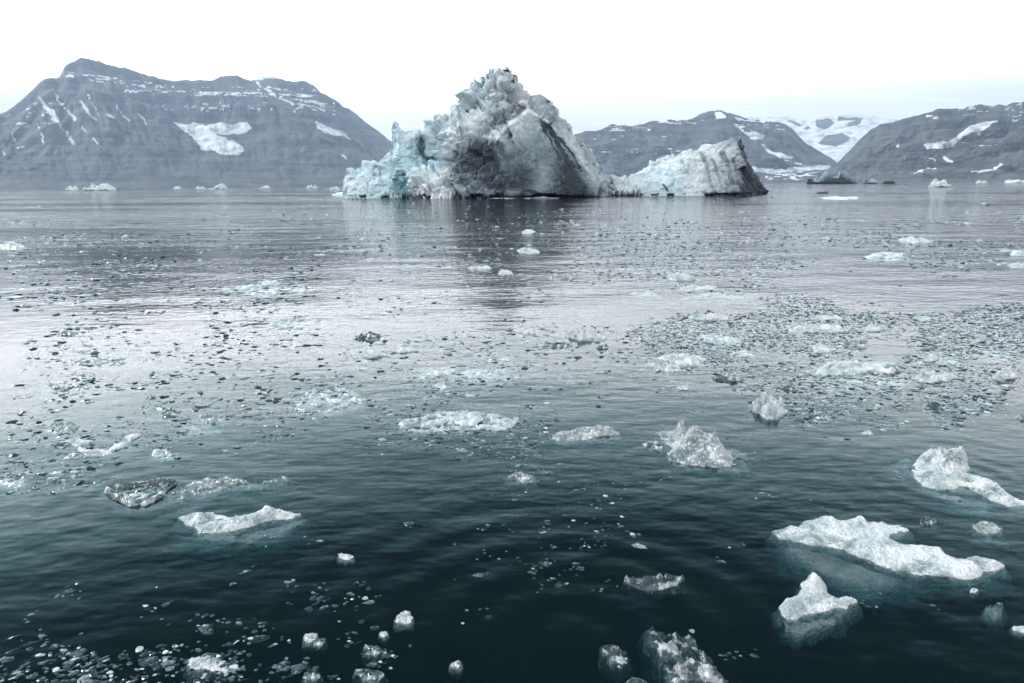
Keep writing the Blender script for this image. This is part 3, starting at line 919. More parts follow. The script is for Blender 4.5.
def build_floe(name, polys, shelf=(), h=0.12, mat=None, peaks=(), awash=0.0, depth=0.14, halo=0.35, seed=1, ragged=0.10, res=1.0, spike=0.5, rim=0.0, **props):
    """polys: outlines at the waterline (world xy); a height field rises inside them and slopes away under water outside them"""
    allp = np.concatenate([np.asarray(p) for p in list(polys) + list(shelf)])
    c = (allp.min(0) + allp.max(0)) / 2
    ext = allp.max(0) - allp.min(0)
    L = max(ext)
    small = max(min(ext), 0.25 * L)
    depth = min(depth, 0.45 * small)
    mg = min(0.30 * small + 0.03, 0.45)
    mpp = px_world(project((c[0], c[1], 0))[1], 512) * 0.9 / res
    nx = int(np.clip((ext[0] + 2 * mg) / mpp, 24, 190))
    ny = int(np.clip((ext[1] + 2 * mg) / (mpp * 1.5), 20, 130))
    gx = np.linspace(-ext[0] / 2 - mg, ext[0] / 2 + mg, nx)
    gy = np.linspace(-ext[1] / 2 - mg, ext[1] / 2 + mg, ny)
    Yg, Xg = np.meshgrid(gy, gx, indexing='ij')
    wxx, wyy = Xg + c[0], Yg + c[1]
    s1 = 1.0 / (0.22 * small)
    P3 = np.stack([Xg * s1, Yg * s1, np.zeros_like(Xg) + seed * 3.7], -1)
    nA = fbm(P3, 5, seed, 0.6)
    nB = fbm(P3 * 2.3 + 31, 5, seed + 5, 0.62)
    s = np.full(Xg.shape, -1e9)
    for p in polys:
        s = np.maximum(s, sdf(wxx, wyy, p))
    Rm = max(s.max(), 0.02)
    s = s + nB * ragged * Rm
    e = 0.30 * Rm
    cf1, cf2, cid = cell(np.stack([Xg * s1 * 1.5, Yg * s1 * 1.5, np.zeros_like(Xg) + seed], -1), seed + 2)
    rid = ridged(P3 * 1.4, 4, seed + 8)
    up = (1 - np.exp(-np.maximum(s, 0) / e)) * (0.55 + spike * (0.55 * nA + 0.5 * (cid - 0.5) + 0.7 * (rid - 0.6)))
    zz = h * up
    if rim:
        zz = zz + h * rim * np.exp(-((s - 0.12 * Rm) / (0.10 * Rm)) ** 2) * (0.9 + 0.45 * nA)
    for (pxx, pyy, ph, pr) in peaks:
        dd = np.hypot(wxx - pxx, wyy - pyy) / pr
        zz = zz + ph * np.exp(-dd ** 2 * 1.6) * (0.85 + 0.35 * nB) * sstep(-0.05 * Rm, 0.25 * Rm, s)
    zz = zz * 0.8 - awash * (0.5 + 0.9 * nB - 0.3 * nA)
    dn = (-np.minimum(s, 0)) * (2.1 + 0.8 * nA) + 0.01 * (s < 0)
    z = np.where(s > 0, zz, np.minimum(zz, 0) - dn)
    floor = -min(1.9 * depth, 0.55 * small + 0.015)
    if len(shelf):
        s2 = np.full(Xg.shape, -1e9)
        for p in shelf:
            s2 = np.maximum(s2, sdf(wxx, wyy, p))
        s2 = s2 + nA * 0.10 * Rm
        zs = -0.010 - 0.025 * np.abs(nB) - 0.07 * (1 - sstep(0, 0.5 * max(s2.max(), .02), s2)) + np.minimum(s2, 0) * (1.7 + nA)
        z = np.maximum(z, zs)
    fade = np.minimum.reduce([Xg - gx[0], gx[-1] - Xg, Yg - gy[0], gy[-1] - Yg]) / mg
    z = np.maximum(z - (1 - sstep(0, 0.8, fade)) * 0.8, floor)
    # side wobble gives undercuts and crumbly edges
    q = np.stack([Xg / (0.10 * small + 0.02), Yg / (0.10 * small + 0.02), z / (0.10 * small + 0.02)], -1)
    amp = 0.020 * small + 0.002
    ox, oy, oz = (fbm(q + k * 5.5, 3, seed + 11 + k) * amp for k in range(3))
    V = np.stack([Xg + ox * 1.3, Yg + oy * 1.3, z + oz * np.where(s > 0, 0.9, 0.3)], -1).reshape(-1, 3)
    cut = np.where(z > floor + 0.015, 1, 0)
    cut[0, :] = cut[-1, :] = 0
    cut[:, 0] = cut[:, -1] = 0
    keep = (cut[:-1, :-1] + cut[1:, :-1] + cut[:-1, 1:] + cut[1:, 1:]) > 3
    f = grid_faces(ny, nx, keep)
    # keel: the underside drawn in towards the middle
    nV = len(V)
    Vb = V.copy()
    mid = V[np.unique(f)][:, :2].mean(0)
    Vb[:, :2] = mid + (Vb[:, :2] - mid) * 0.5
    Vb[:, 2] = np.minimum(floor, z.min() - 0.02) - 0.4 * depth * sstep(-0.5 * Rm, Rm, s).ravel()
    ff = np.concatenate([f, f[:, ::-1] + nV])
    # stitch the rim between the two sheets
    ed = np.concatenate([f[:, [0, 1]], f[:, [1, 2]], f[:, [2, 3]], f[:, [3, 0]]])
    key = np.sort(ed, 1)
    _, inv, cnt = np.unique(key[:, 0].astype(np.int64) * nV + key[:, 1], return_inverse=True, return_counts=True)
    be = ed[cnt[inv] == 1]
    ff = np.concatenate([ff, np.stack([be[:, 1], be[:, 0], be[:, 0] + nV, be[:, 1] + nV], -1)])
    V = np.concatenate([V, Vb])
    used = np.unique(ff)
    remap = np.full(len(V), -1)
    remap[used] = np.arange(len(used))
    me = make_mesh(name, V[used], [remap[ff]], mat)
    return obj(name, me, loc=(c[0], c[1], 0), **props)


def zpoly(ox, oy, sc, pts):
    """outline points read off an enlargement: to the water plane"""
    p = np.array(pts, float)
    return ground(ox + p[:, 0] / sc, oy + p[:, 1] / sc)[:, :2]


def zpeak(ox, oy, sc, x, y, hp, rp):
    g = ground(ox + x / sc, oy + y / sc)
    m = px_world(oy + y / sc, ox + x / sc)
    return (g[0], g[1], hp / sc * m, rp / sc * m)


FL = 'ice_floe'
PC = 'ice floe'
# --- the big foreground pieces
A = (750, 490, 3.54)
build_floe(FL, [zpoly(*A, [(80, 150), (130, 135), (210, 112), (260, 98), (330, 105), (370, 100), (430, 118), (480, 118), (530, 128), (575, 150), (545, 152), (515, 168), (515, 184), (600, 192), (660, 203), (700, 226), (760, 245),
                           (830, 240), (870, 245), (905, 268), (850, 296), (760, 316), (640, 302), (520, 291), (450, 262), (380, 238), (300, 210), (200, 190), (100, 172)])],
           [zpoly(*A, [(78, 170), (140, 175), (300, 205), (450, 258), (560, 292), (660, 306), (600, 332), (520, 348), (430, 352), (330, 338), (250, 300), (180, 270), (120, 222)])],
           h=0.085, mat=M_WHITE, peaks=[zpeak(*A, 385, 112, 36, 30), zpeak(*A, 270, 108, 20, 55), zpeak(*A, 830, 262, 14, 60), zpeak(*A, 545, 240, 16, 110), zpeak(*A, 180, 140, 10, 60)], seed=101, halo=0.12, depth=.10, ragged=.07, spike=.45,
           label='largest white floe, arrow-shaped, with a grey submerged shelf', cat=PC)
build_floe(FL, [zpoly(*A, [(95, 415), (150, 380), (185, 345), (190, 325), (225, 315), (262, 325), (270, 345), (270, 362), (310, 380), (370, 380), (385, 397), (345, 417), (280, 427), (220, 435), (170, 458), (140, 462), (110, 440)])],
           [zpoly(*A, [(105, 440), (150, 462), (280, 428), (340, 417), (335, 465), (280, 480), (220, 495), (160, 512), (118, 490)])],
           h=0.08, mat=M_WHITE, peaks=[zpeak(*A, 225, 345, 50, 42), zpeak(*A, 150, 415, 26, 40), zpeak(*A, 350, 397, 16, 30)], seed=102, halo=0.18, depth=.07,
           label='small knobbed white floe below the largest arrow-shaped floe', cat=PC)
C = (620, 400, 6.4)
build_floe(FL, [zpoly(*C, [(235, 215), (330, 215), (450, 240), (600, 285), (710, 345), (735, 400), (690, 432), (640, 436), (450, 424), (390, 414), (330, 395), (285, 362), (330, 320)])],
           [zpoly(*C, [(640, 300), (760, 290), (820, 340), (840, 430), (770, 480), (690, 450)])],
           h=0.16, mat=M_GRAN, peaks=[zpeak(*C, 390, 240, 165, 50), zpeak(*C, 480, 290, 135, 85), zpeak(*C, 590, 330, 110, 80), zpeak(*C, 360, 365, 40, 60), zpeak(*C, 280, 215, 45, 40), zpeak(*C, 670, 375, 50, 50)], seed=103, halo=0.16, spike=.45, ragged=.12, res=1.2,
           label='tall crystalline humped chunk with fluted sides in centre right water', cat='ice chunk')
build_floe(FL, [zpoly(*C, [(135, 275), (180, 265), (250, 270), (285, 300), (270, 332), (215, 340), (170, 310)])], h=0.06, mat=M_CLEAR, seed=104, label='clear glassy lump touching left of the fluted crystalline chunk', cat='ice chunk')
Dd = (860, 430, 6.2)
build_floe(FL, [zpoly(*Dd, [(340, 205), (410, 180), (500, 165), (600, 175), (668, 205), (672, 235), (650, 265), (740, 290), (830, 332), (930, 402), (1060, 455), (1060, 480), (930, 480), (830, 447), (740, 397), (640, 347), (560, 374), (480, 374), (380, 347), (325, 287)])],
           [zpoly(*Dd, [(125, 200), (250, 150), (345, 160), (345, 260), (290, 270), (200, 245)]), zpoly(*Dd, [(380, 350), (560, 380), (740, 400), (850, 450), (830, 540), (650, 480), (500, 430)])],
           h=0.10, mat=M_WHITE, peaks=[zpeak(*Dd, 510, 210, 95, 110), zpeak(*Dd, 620, 225, 80, 55), zpeak(*Dd, 420, 205, 50, 60), zpeak(*Dd, 470, 330, 30, 110), zpeak(*Dd, 800, 380, 22, 100)], seed=105, halo=0.14, spike=.7,
           label='white floe with a crumbly hump and long tail at right edge', cat=PC)
build_floe(FL, [zpoly(*Dd, [(690, 590), (740, 560), (830, 575), (890, 600), (880, 640), (790, 655), (710, 630)])], h=0.06, mat=M_GRAN, seed=106, awash=.02, label='translucent lump between the tailed floe and the arrow-shaped floe', cat='ice chunk')
E = (90, 460, 4.452)
build_floe(FL, [zpoly(*E, [(60, 130), (130, 118), (200, 108), (320, 95), (400, 98), (350, 130), (330, 165), (250, 203), (170, 205), (110, 180), (70, 150)])], h=0.03, mat=M_CLEAR, rim=2.0, awash=0.012, spike=.2, ragged=.05, seed=107, depth=.3,
           label='clear scoop-shaped floe with raised dark rim in the left foreground', cat=PC)
build_floe(FL, [zpoly(*E, [(320, 160), (400, 120), (490, 80), (560, 70), (690, 78), (720, 100), (790, 88), (850, 65), (888, 72), (880, 97), (780, 112), (640, 132), (560, 147), (450, 175), (350, 182)])], h=0.07, mat=M_GRAN, awash=0.045, seed=108, halo=.2, spike=.6,
           label='half-awash greyish floe right of the clear scoop-shaped floe', cat=PC)
build_floe(FL, [zpoly(*E, [(385, 258), (450, 246), (590, 242), (620, 258), (700, 245), (800, 225), (850, 232), (937, 243), (900, 262), (800, 272), (700, 302), (560, 327), (490, 327), (440, 295)])],
           [zpoly(*E, [(350, 300), (490, 325), (700, 310), (900, 262), (990, 235), (970, 275), (850, 330), (700, 368), (520, 360), (370, 340)])], h=0.085, mat=M_WHITE, peaks=[zpeak(*E, 800, 240, 25, 70), zpeak(*E, 500, 260, 18, 60)], seed=109, halo=.16, spike=.8,
           label='long white floe in the left foreground with jagged top', cat=PC)
Fz = (500, 500, 3.73)
build_floe(FL, [zpoly(*Fz, [(540, 480), (570, 455), (600, 470), (650, 485), (720, 500), (745, 540), (780, 570), (800, 605), (832, 645), (880, 690), (920, 760), (660, 760), (620, 655), (590, 605), (580, 545), (550, 525)])], h=0.06, mat=M_GRAN, awash=0.055, seed=110, spike=.9, halo=.12, res=1.2,
           label='speckled granular floe cut by the bottom edge of the view', cat=PC)
build_floe(FL, [zpoly(*Fz, [(370, 540), (420, 532), (475, 562), (485, 610), (440, 632), (400, 605)])], h=0.05, mat=M_CLEAR, awash=.02, seed=111, label='clear lump left of the speckled floe at bottom edge', cat='ice chunk')
build_floe(FL, [zpoly(*Fz, [(465, 680), (500, 660), (550, 678), (560, 720), (470, 720)])], h=0.05, mat=M_CLEAR, seed=112, label='dark clear lump half out of the bottom edge', cat='ice chunk')
build_floe(FL, [zpoly(*Fz, [(460, 297), (520, 304), (600, 292), (640, 294), (692, 298), (650, 322), (600, 336), (530, 337), (480, 318)])], h=0.05, mat=M_CLEAR, awash=.012, rim=1.2, spike=.25, seed=113, label='small glassy floe with bright rim above the speckled floe', cat=PC)
Hh = (500, 310, 3.94)
build_floe(FL, [zpoly(*Hh, [(180, 492), (270, 470), (340, 455), (400, 458), (472, 483), (472, 492), (400, 498), (330, 516), (230, 523), (205, 507)])], h=0.07, mat=M_GRAN, awash=.02, peaks=[zpeak(*Hh, 410, 480, 30, 50), zpeak(*Hh, 300, 490, 8, 60)], seed=114, spike=.8,
           label='floe with white hump and dark glassy left half in mid water', cat=PC)
I_ = (0, 310, 3.94)
build_floe(FL, [zpoly(*I_, [(255, 517), (300, 507), (375, 516), (330, 532), (300, 542)]), zpoly(*I_, [(485, 503), (545, 488), (560, 494), (508, 524)]), zpoly(*I_, [(295, 520), (340, 556), (420, 552), (495, 518), (505, 530), (430, 570), (345, 580), (308, 555)])],
           [zpoly(*I_, [(290, 515), (340, 550), (420, 550), (500, 515), (505, 535), (430, 572), (340, 580), (305, 555)])], h=0.08, mat=M_WHITE, seed=115, halo=.5, depth=.3,
           label='white boomerang-shaped floe with two raised tips in the left field', cat=PC)

# --- pieces in the middle distance: px box (x0, x1, y0, y1), share of the box that is height, material, label
Wm, Gm, Cm = M_WHITE, M_GRAN, M_CLEAR
MID = [
    (692, 729, 308, 321, .55, Wm, 0, 'blocky white floe with flat notched top above the two-lobed plate'),
    (794, 846, 319, 334, .35, Wm, 0, 'oval flat white floe in the dark brash on the right'),
    (813, 842, 313, 320, .4, Wm, 0, 'thin white strip of ice right behind the oval flat floe'),
    (665, 696, 269, 281, .55, Wm, 0, 'rounded white floe at the left edge of the right brash field'),
    (678, 714, 283, 291, .4, Wm, 0, 'white strip floe just below the rounded white one'),
    (688, 752, 291, 301, .1, Gm, .03, 'pale awash sheet above the blocky notched floe'),
    (631, 658, 289, 298, .3, Wm, .01, 'small pale floe left of the awash sheet'),
    (547, 582, 270, 280, .5, Gm, .01, 'heap of white rubble ice below the tall iceberg\'s dark reflection'),
    (518, 539, 244, 254, .6, Wm, 0, 'white lump floating in the dark reflection of the tall iceberg'),
    (522, 534, 227, 234, .6, Wm, 0, 'smaller white lump nearer the tall iceberg in its reflection'),
    (470, 490, 263, 270, .5, Wm, 0, 'white lump left of the reflection, first of a pair'),
    (497, 513, 267, 275, .5, Wm, 0, 'white lump right of the pair below the reflection'),
    (901, 930, 234, 243.5, .6, Wm, 0, 'lone bright white hump on the far right open water'),
    (1009, 1032, 261, 268, .45, Wm, 0, 'white floe at the right edge of the far brash'),
    (1010, 1034, 248, 256, .4, Gm, 0, 'pale bluish lump at right edge above a white floe'),
    (864, 911, 250, 261, .3, Gm, .02, 'scattered pale rubble floe below the lone white hump'),
    (569, 605, 321, 341, .65, Wm, 0, 'tilted white block with a warm shaded side'),
    (596, 609, 342, 350, .5, Cm, 0, 'little clear cube below the tilted white block'),
    (517, 536, 323, 335, .5, Wm, 0, 'white lump with clear shards to the left of the tilted block'),
    (541, 572, 339, 349, .4, Cm, 0, 'dark clear strip with white ends left of the little clear cube'),
    (489, 511, 353, 362, .5, Gm, 0, 'small white-topped floe above the pale awash slab in centre'),
    (462, 510, 363, 384, .15, Gm, .03, 'pale awash slab right of the white rippled floe'),
    (646, 709, 346, 371, .35, Wm, .01, 'two-lobed white plate with undercut front edge'),
    (712, 742, 371, 382, .5, Cm, 0, 'clear block with white edges right of the two-lobed plate'),
    (678, 690, 381, 390, .6, Wm, 0, 'tiny white nub below the two-lobed plate'),
    (696, 741, 328, 346, .3, Gm, .03, 'broken white floe between blocky floe and clear block'),
    (732, 755, 347, 358, .35, Wm, .01, 'pale flat piece to the right of the broken white floe'),
    (509, 536, 466, 483, .4, Gm, .02, 'small white knob with a clear tail in centre water'),
    (296, 361, 385, 412, .15, Gm, .035, 'round floe with dark glassy rim and pale centre'),
    (402, 515, 409, 433, .15, Gm, .035, 'long oval floe with teal rim and white right tip'),
    (354, 383, 329, 341, .45, Cm, 0, 'dark clear lump behind the white-capped block'),
    (362, 386, 343, 358, .55, Wm, 0, 'white-capped block with a dark foot in the centre left'),
    (393, 421, 339, 353, .5, Wm, 0, 'white wedge pointing left beside the white-capped block'),
    (353, 370, 361, 371, .5, Wm, .01, 'small white lump below the white-capped block'),
    (411, 462, 361, 378, .3, Wm, .025, 'white rippled floe below the wedge'),
    (434, 448, 380, 390, .3, Wm, .01, 'small pale chip under the white rippled floe'),
    (267, 321, 318, 329, .1, Gm, .03, 'thin pale green floe with broken dark rim'),
    (231, 307, 278, 298, .12, Gm, .035, 'wide pale teal awash floe in the far left brash'),
    (69, 144, 354, 367, .15, M_DARKWET, .025, 'long textured dark floe lying across the left field'),
    (41, 100, 377, 397, .12, M_DARKWET, .03, 'flat grey slab with sharp corner below the long textured floe'),
    (56, 76, 328, 336, .4, Cm, 0, 'dark clear sliver above the long textured floe'),
    (48, 80, 414, 434, .4, M_DARKWET, .02, 'cluster of dark clear ice above the boomerang floe'),
    (159, 178, 403, 418, .4, Cm, .01, 'dark clear lump right of the boomerang floe'),
    (196, 228, 410, 424, .35, M_DARKWET, .015, 'ragged dark clear floe just above the sunken white floe'),
    (176, 218, 423, 434, .2, Wm, .035, 'sunken white floe in the left field'),
    (151, 174, 445, 459, .3, Gm, .02, 'pale crumbled floe right of the boomerang tips'),
    (-4, 30, 474, 488, .25, Gm, .02, 'pale floe at the left edge of the view'),
    (752, 788, 384, 418, .6, Wm, 0, 'pointed white chunk with crumbling sides in the right brash'),
    (781, 796, 383, 391, .5, Cm, 0, 'clear lump just behind the pointed white chunk'),
    (814, 897, 356, 376, .3, Wm, 0, 'broad white plate in the right brash with a raised back'),
    (808, 918, 374, 390, .05, Gm, .035, 'submerged pale sheet in front of the broad white plate'),
    (808, 838, 340, 353, .45, Wm, .01, 'white mound between the oval floe and the broad plate'),
    (840, 871, 334, 350, .4, Gm, .01, 'lumpy white pieces frozen together right of the white mound'),
    (861, 882, 322, 332, .5, Wm, 0, 'small white floe right of the oval flat floe'),
    (913, 933, 314, 321, .4, Wm, 0, 'thin white fragment at the top of the dark brash'),
    (920, 941, 348, 361, .6, Wm, 0, 'warm white rounded hump among the right brash'),
    (935, 958, 354, 366, .4, Gm, .01, 'pale chunk touching the warm white hump'),
    (912, 954, 366, 383, .4, Wm, .01, 'layered white floe below the warm white hump'),
    (943, 962, 342, 350, .4, Gm, 0, 'small white bits above the warm white hump'),
    (992, 1018, 366, 380, .55, Wm, 0, 'white peaked floe near the right edge of the brash'),
    (922, 954, 398, 412, .25, Cm, .01, 'clear triangular plate below the layered white floe'),
    (801, 829, 410, 422, .3, Cm, .01, 'dark clear shard below the pointed white chunk'),
    (966, 1018, 349, 362, .08, Gm, .03, 'pale awash strip above the white peaked floe'),
    (1017, 1036, 411, 420, .5, Gm, 0, 'white lump cut by right edge below the peaked floe'),
    (862, 872, 428, 435, .6, Wm, 0, 'tiny white nub in dark water below the right brash'),
    (-4, 27, 240, 250, .5, Gm, 0, 'pale hummock at the left edge on far water'),
    (822, 858, 196, 199.6, .25, M_AWASH, 0.02, 'long low white floe out past the wedge-shaped iceberg'),
    (338, 353, 552, 560, .4, Wm, 0, 'small flat white slip alone in the dark foreground'),
    (395, 413, 608, 624, .5, Wm, 0, 'small white duck-shaped nub in the dark foreground'),
    (379, 388, 630, 637, .4, Wm, 0, 'tiny white sliver left below the duck-shaped nub'),
    (303, 317, 630, 642, .5, Wm, 0, 'rounded white nub above the clear bits at the bottom'),
    (312, 326, 636, 646, .3, Cm, 0, 'clear lump touching the rounded white nub'),
    (189, 225, 652, 672, .35, Wm, 0, 'smooth white slab tilted in the bottom left water'),
    (356, 384, 664, 682, .4, Cm, .01, 'sparkling clear lump at the bottom edge left of centre'),
    (302, 322, 666, 681, .4, Cm, .01, 'clear lump at the bottom edge below the rounded nub'),
    (363, 384, 642, 656, .35, Cm, .01, 'clear lump with white specks above the sparkling lump'),
    (450, 462, 658, 669, .4, Wm, .01, 'faint whitish nub in the bottom centre water'),
    (985, 1004, 600, 615, .1, Gm, .04, 'drowned pale lump right of the small knobbed floe'),
    (1013, 1030, 624, 633, .3, Wm, 0, 'white sliver at the right edge near the bottom'),
    (970, 978, 586, 593, .6, Wm, 0, 'tiny bright nub below the tail of the largest floe'),
    (919, 936, 513, 525, .5, Cm, 0, 'glassy bits behind the tail of the largest floe'),
    (430, 480, 194.5, 198.2, .5, Wm, 0, 'band of white rubble at the foot of the tall iceberg'),
    (492, 556, 196.2, 198.6, .35, Gm, .02, 'thin white ice line along the tall iceberg\'s dark base'),
    (335, 351, 191, 197, .4, M_AWASH, 0, 'white rubble at the left foot of the blue ice wing'),
]
DARK_LUMP = ground(822, 193.6)
for i, (x0, x1, y0, y1, hs, m, aw, lab) in enumerate(MID):
    r = random.Random(i * 7 + 1)
    hp = (y1 - y0) * hs * (0.6 if y0 > 540 else 1.0)
    if m is Gm and (aw >= .025 or 'pale' in lab or 'awash' in lab):
        m = M_AWASH
    yb = y1
    yf = min(y0 + hp * 0.92, y1 - 0.8)            # far side of the waterline outline
    mpp = px_world((yf + yb) / 2, (x0 + x1) / 2)
    n = 18
    pts = []
    ph = [r.uniform(0, 6.28) for _ in range(4)]
    for k in range(n):
        a = 2 * math.pi * k / n
        rr = 1 + 0.13 * math.sin(2 * a + ph[0]) + 0.11 * math.sin(3 * a + ph[1]) + 0.07 * math.sin(5 * a + ph[2])
        sx = abs(math.cos(a)) ** 0.8 * (1 if math.cos(a) > 0 else -1)
        sy = abs(math.sin(a)) ** 0.8 * (1 if math.sin(a) > 0 else -1)
        pts.append(((x0 + x1) / 2 + sx * rr * (x1 - x0) / 2, (yf + yb) / 2 + sy * rr * (yb - yf) / 2))
    pts = np.array(pts)
    poly = ground(pts[:, 0], pts[:, 1])[:, :2]
    hw = hp * mpp
    pk = []
    for _ in range(r.randint(2, 3)):
        u, v = r.uniform(-.55, .55), r.uniform(-.35, .25)
        g = ground((x0 + x1) / 2 + u * (x1 - x0) / 2, (yf + yb) / 2 + v * (yb - yf) / 2)
        pk.append((g[0], g[1], hw * r.uniform(.12, .42), (x1 - x0) * mpp * r.uniform(.12, .28)))
    sc = max(mpp / 0.014, 1.0) ** 0.6             # far pieces are the larger ones: deeper too
    build_floe('ice_chunk' if (x1 - x0) < 40 else FL, [poly], h=hw * .62 + 0.01 * sc, mat=m, peaks=pk if hs > .12 else (), awash=aw * sc, depth=min(.16 * sc, .8, .35 * (x1 - x0) * mpp), halo=.12, seed=300 + i, spike=1.35, ragged=.30,
               rim=1.0 if 'rim' in lab else 0, label=lab, cat='ice chunk' if (x1 - x0) < 40 else PC)

# dark lump riding on the far floe
lump = build_floe('ice_chunk', [np.array([(DARK_LUMP[0] + 1.9 * math.cos(a), DARK_LUMP[1] + 1.4 * math.sin(a)) for a in np.linspace(0, 6.0, 12)])], h=1.1, mat=mat_plain('dirty_ice', (0.05, 0.055, 0.06), .6), seed=601, depth=.6,
                  label='black dirty ice lump beside the long low far floe', cat='ice chunk')

# ------------------------------------------------------------------ brash: small shards
ICO = None


def ico():
    t = (1 + 5 ** 0.5) / 2
    v = np.array([(-1, t, 0), (1, t, 0), (-1, -t, 0), (1, -t, 0), (0, -1, t), (0, 1, t), (0, -1, -t), (0, 1, -t), (t, 0, -1), (t, 0, 1), (-t, 0, -1), (-t, 0, 1)], float)
    f = [(0, 11, 5), (0, 5, 1), (0, 1, 7), (0, 7, 10), (0, 10, 11), (1, 5, 9), (5, 11, 4), (11, 10, 2), (10, 7, 6), (7, 1, 8), (3, 9, 4), (3, 4, 2), (3, 2, 6), (3, 6, 8), (3, 8, 9), (4, 9, 5), (2, 4, 11), (6, 2, 10), (8, 6, 7), (9, 8, 1)]
    v /= np.linalg.norm(v, axis=1, keepdims=True)
    return v, np.array(f)


def ico2():
    v, f = ico()
    v = list(map(tuple, v))
    mid = {}

    def m(a, b):
        k = (min(a, b), max(a, b))
        if k not in mid:
            p = (np.array(v[a]) + np.array(v[b])) / 2
            v.append(tuple(p / np.linalg.norm(p)))
            mid[k] = len(v) - 1
        return mid[k]
    nf = []
    for a, b, c in f:
        ab, bc, ca = m(a, b), m(b, c), m(c, a)
        nf += [(a, ab, ca), (ab, b, bc), (ca, bc, c), (ab, bc, ca)]
    return np.array(v), np.array(nf)


ZONES = [  # polygon in px, pieces per px2, size px lo/hi, share white, clustering
    ([(0, 255), (340, 262), (330, 330), (345, 420), (230, 475), (0, 490)], .05, 1.4, 9, .14, .20, 'left'),
    ([(560, 222), (1024, 226), (1024, 280), (780, 278), (560, 292)], .16, 1.2, 4.5, .36, .0, 'right'),
    ([(585, 338), (632, 316), (700, 305), (780, 299), (1024, 304), (1024, 352), (770, 350), (700, 358), (640, 346)], .45, 1.2, 4.2, .24, -.14, 'right'),
    ([(700, 348), (1024, 348), (1024, 425), (790, 425), (720, 400)], .12, 1.4, 6, .22, .10, 'right'),
    ([(330, 325), (560, 322), (570, 440), (420, 455), (330, 400)], .055, 1.4, 7, .22, .13, 'centre'),
    ([(0, 197), (1024, 194), (1024, 228), (0, 228)], .032, 1.2, 3.2, .6, .10, 'far'),
    ([(0, 225), (560, 225), (560, 330), (0, 300)], .075, 1.1, 4.5, .4, .08, 'left'),
    ([(0, 648), (70, 640), (140, 655), (300, 672), (300, 700), (0, 700)], .026, 2, 11, .15, .0, 'bottom'),
    ([(130, 590), (420, 575), (440, 700), (130, 700)], .006, 2, 12, .10, .22, 'bottom'),
    ([(440, 455), (640, 480), (640, 560), (440, 600)], .006, 1.6, 6, .12, .25, 'centre'),
    ([(0, 470), (1024, 430), (1024, 700), (0, 700)], .0006, 1.6, 6, .12, .0, 'open'),
    ([(640, 430), (860, 430), (860, 480), (640, 490)], .006, 3, 9, .10, .35, 'centre'),
    ([(540, 330), (600, 305), (690, 318), (720, 380), (690, 425), (590, 410), (545, 370)], .03, 1.4, 7, .25, .12, 'centre'),
    ([(380, 440), (520, 430), (540, 470), (440, 480)], .02, 3, 6, .15, .2, 'centre'),
]
rows = []
for zi, (poly, dn, lo, hi, wh, thr, zone) in enumerate(ZONES):
    p = np.array(poly, float)
    x0, y0 = p.min(0)
    x1, y1 = p.max(0)
    x0, x1, y0, y1 = x0 - 20, x1 + 20, y0 - 6, y1 + 6
    y0 = max(y0, 194)
    n = int((x1 - x0) * (y1 - y0) * dn * 2.2)
    X, Yp = rng.uniform(x0, x1, n), rng.uniform(y0, y1, n)
    Yp = np.maximum(Yp, 194)
    if zi in (7, 8, 9, 10, 11):                       # drifts: little families round a bigger one
        k = rng.integers(0, max(n // 7, 1), n)
        X = X[k] + rng.normal(0, 9, n) * rng.uniform(.3, 1.6, n)
        Yp = Yp[k] + rng.normal(0, 4, n) * rng.uniform(.3, 1.6, n) - 0.12 * (X - X[k])
    if zi in (0, 4, 6, 12, 13):
        k = rng.integers(0, max(n // 9, 1), n)
        loose = rng.uniform(0, 1, n) < .35
        X = np.where(loose, X, X[k] + rng.normal(0, 8, n) * rng.uniform(.3, 1.8, n))
        Yp = np.where(loose, Yp, Yp[k] + rng.normal(0, 2.2, n) * rng.uniform(.3, 1.8, n))
    sd_ = sdf(X, Yp, p)
    Yp = np.maximum(Yp, 193.5)
    g = ground(X, Yp)
    lg = np.log(g[:, 1] + 1)
    cn_ = fbm(np.stack([X * 0.017 + lg * 1.9, lg * 9 - X * 0.006, lg * 0 + zi], -1), 5, 900 + zi, .65)
    edge = np.clip((sd_ - 9) / 22.0, -1.2, 0.35) + 0.9 * fbm(np.stack([X * 0.014 + lg * 1.3, lg * 5 - X * .005, lg * 0 + zi + 40], -1), 3, 950)
    ok = (cn_ + edge * 0.8 + rng.normal(0, .10, n)) > thr - 0.1
    ok &= rng.uniform(0, 1, n) < 0.8
    X, Yp, g = X[ok], Yp[ok], g[ok]
    m = len(X)
    sp = lo * (hi / lo) ** (rng.uniform(0, 1, m) ** 2.6)
    wt_ = np.where(rng.uniform(0, 1, m) < wh, rng.uniform(.6, 1, m), rng.uniform(0, .62, m))
    mpp = np.linalg.norm(g - np.array([0, 0, CAM_H]), axis=1) / F
    rows.append(np.stack([g[:, 0], g[:, 1], np.clip(sp * mpp / 2, .012, 1.4), wt_, sp, np.full(m, zi), X, Yp], 1))
rows = np.concatenate(rows)
# keep the open lead clear
lead = np.array([(770, 280), (860, 276), (1024, 281), (1024, 303), (900, 299), (790, 297)], float)
rows = rows[~((sdf(rows[:, 6], rows[:, 7], lead) > 0) & (rng.uniform(0, 1, len(rows)) < .93))]
order = np.argsort(-rows[:, 4] + rng.uniform(0, .4, len(rows)))
rows = rows[order]

sv, sf = ico2()


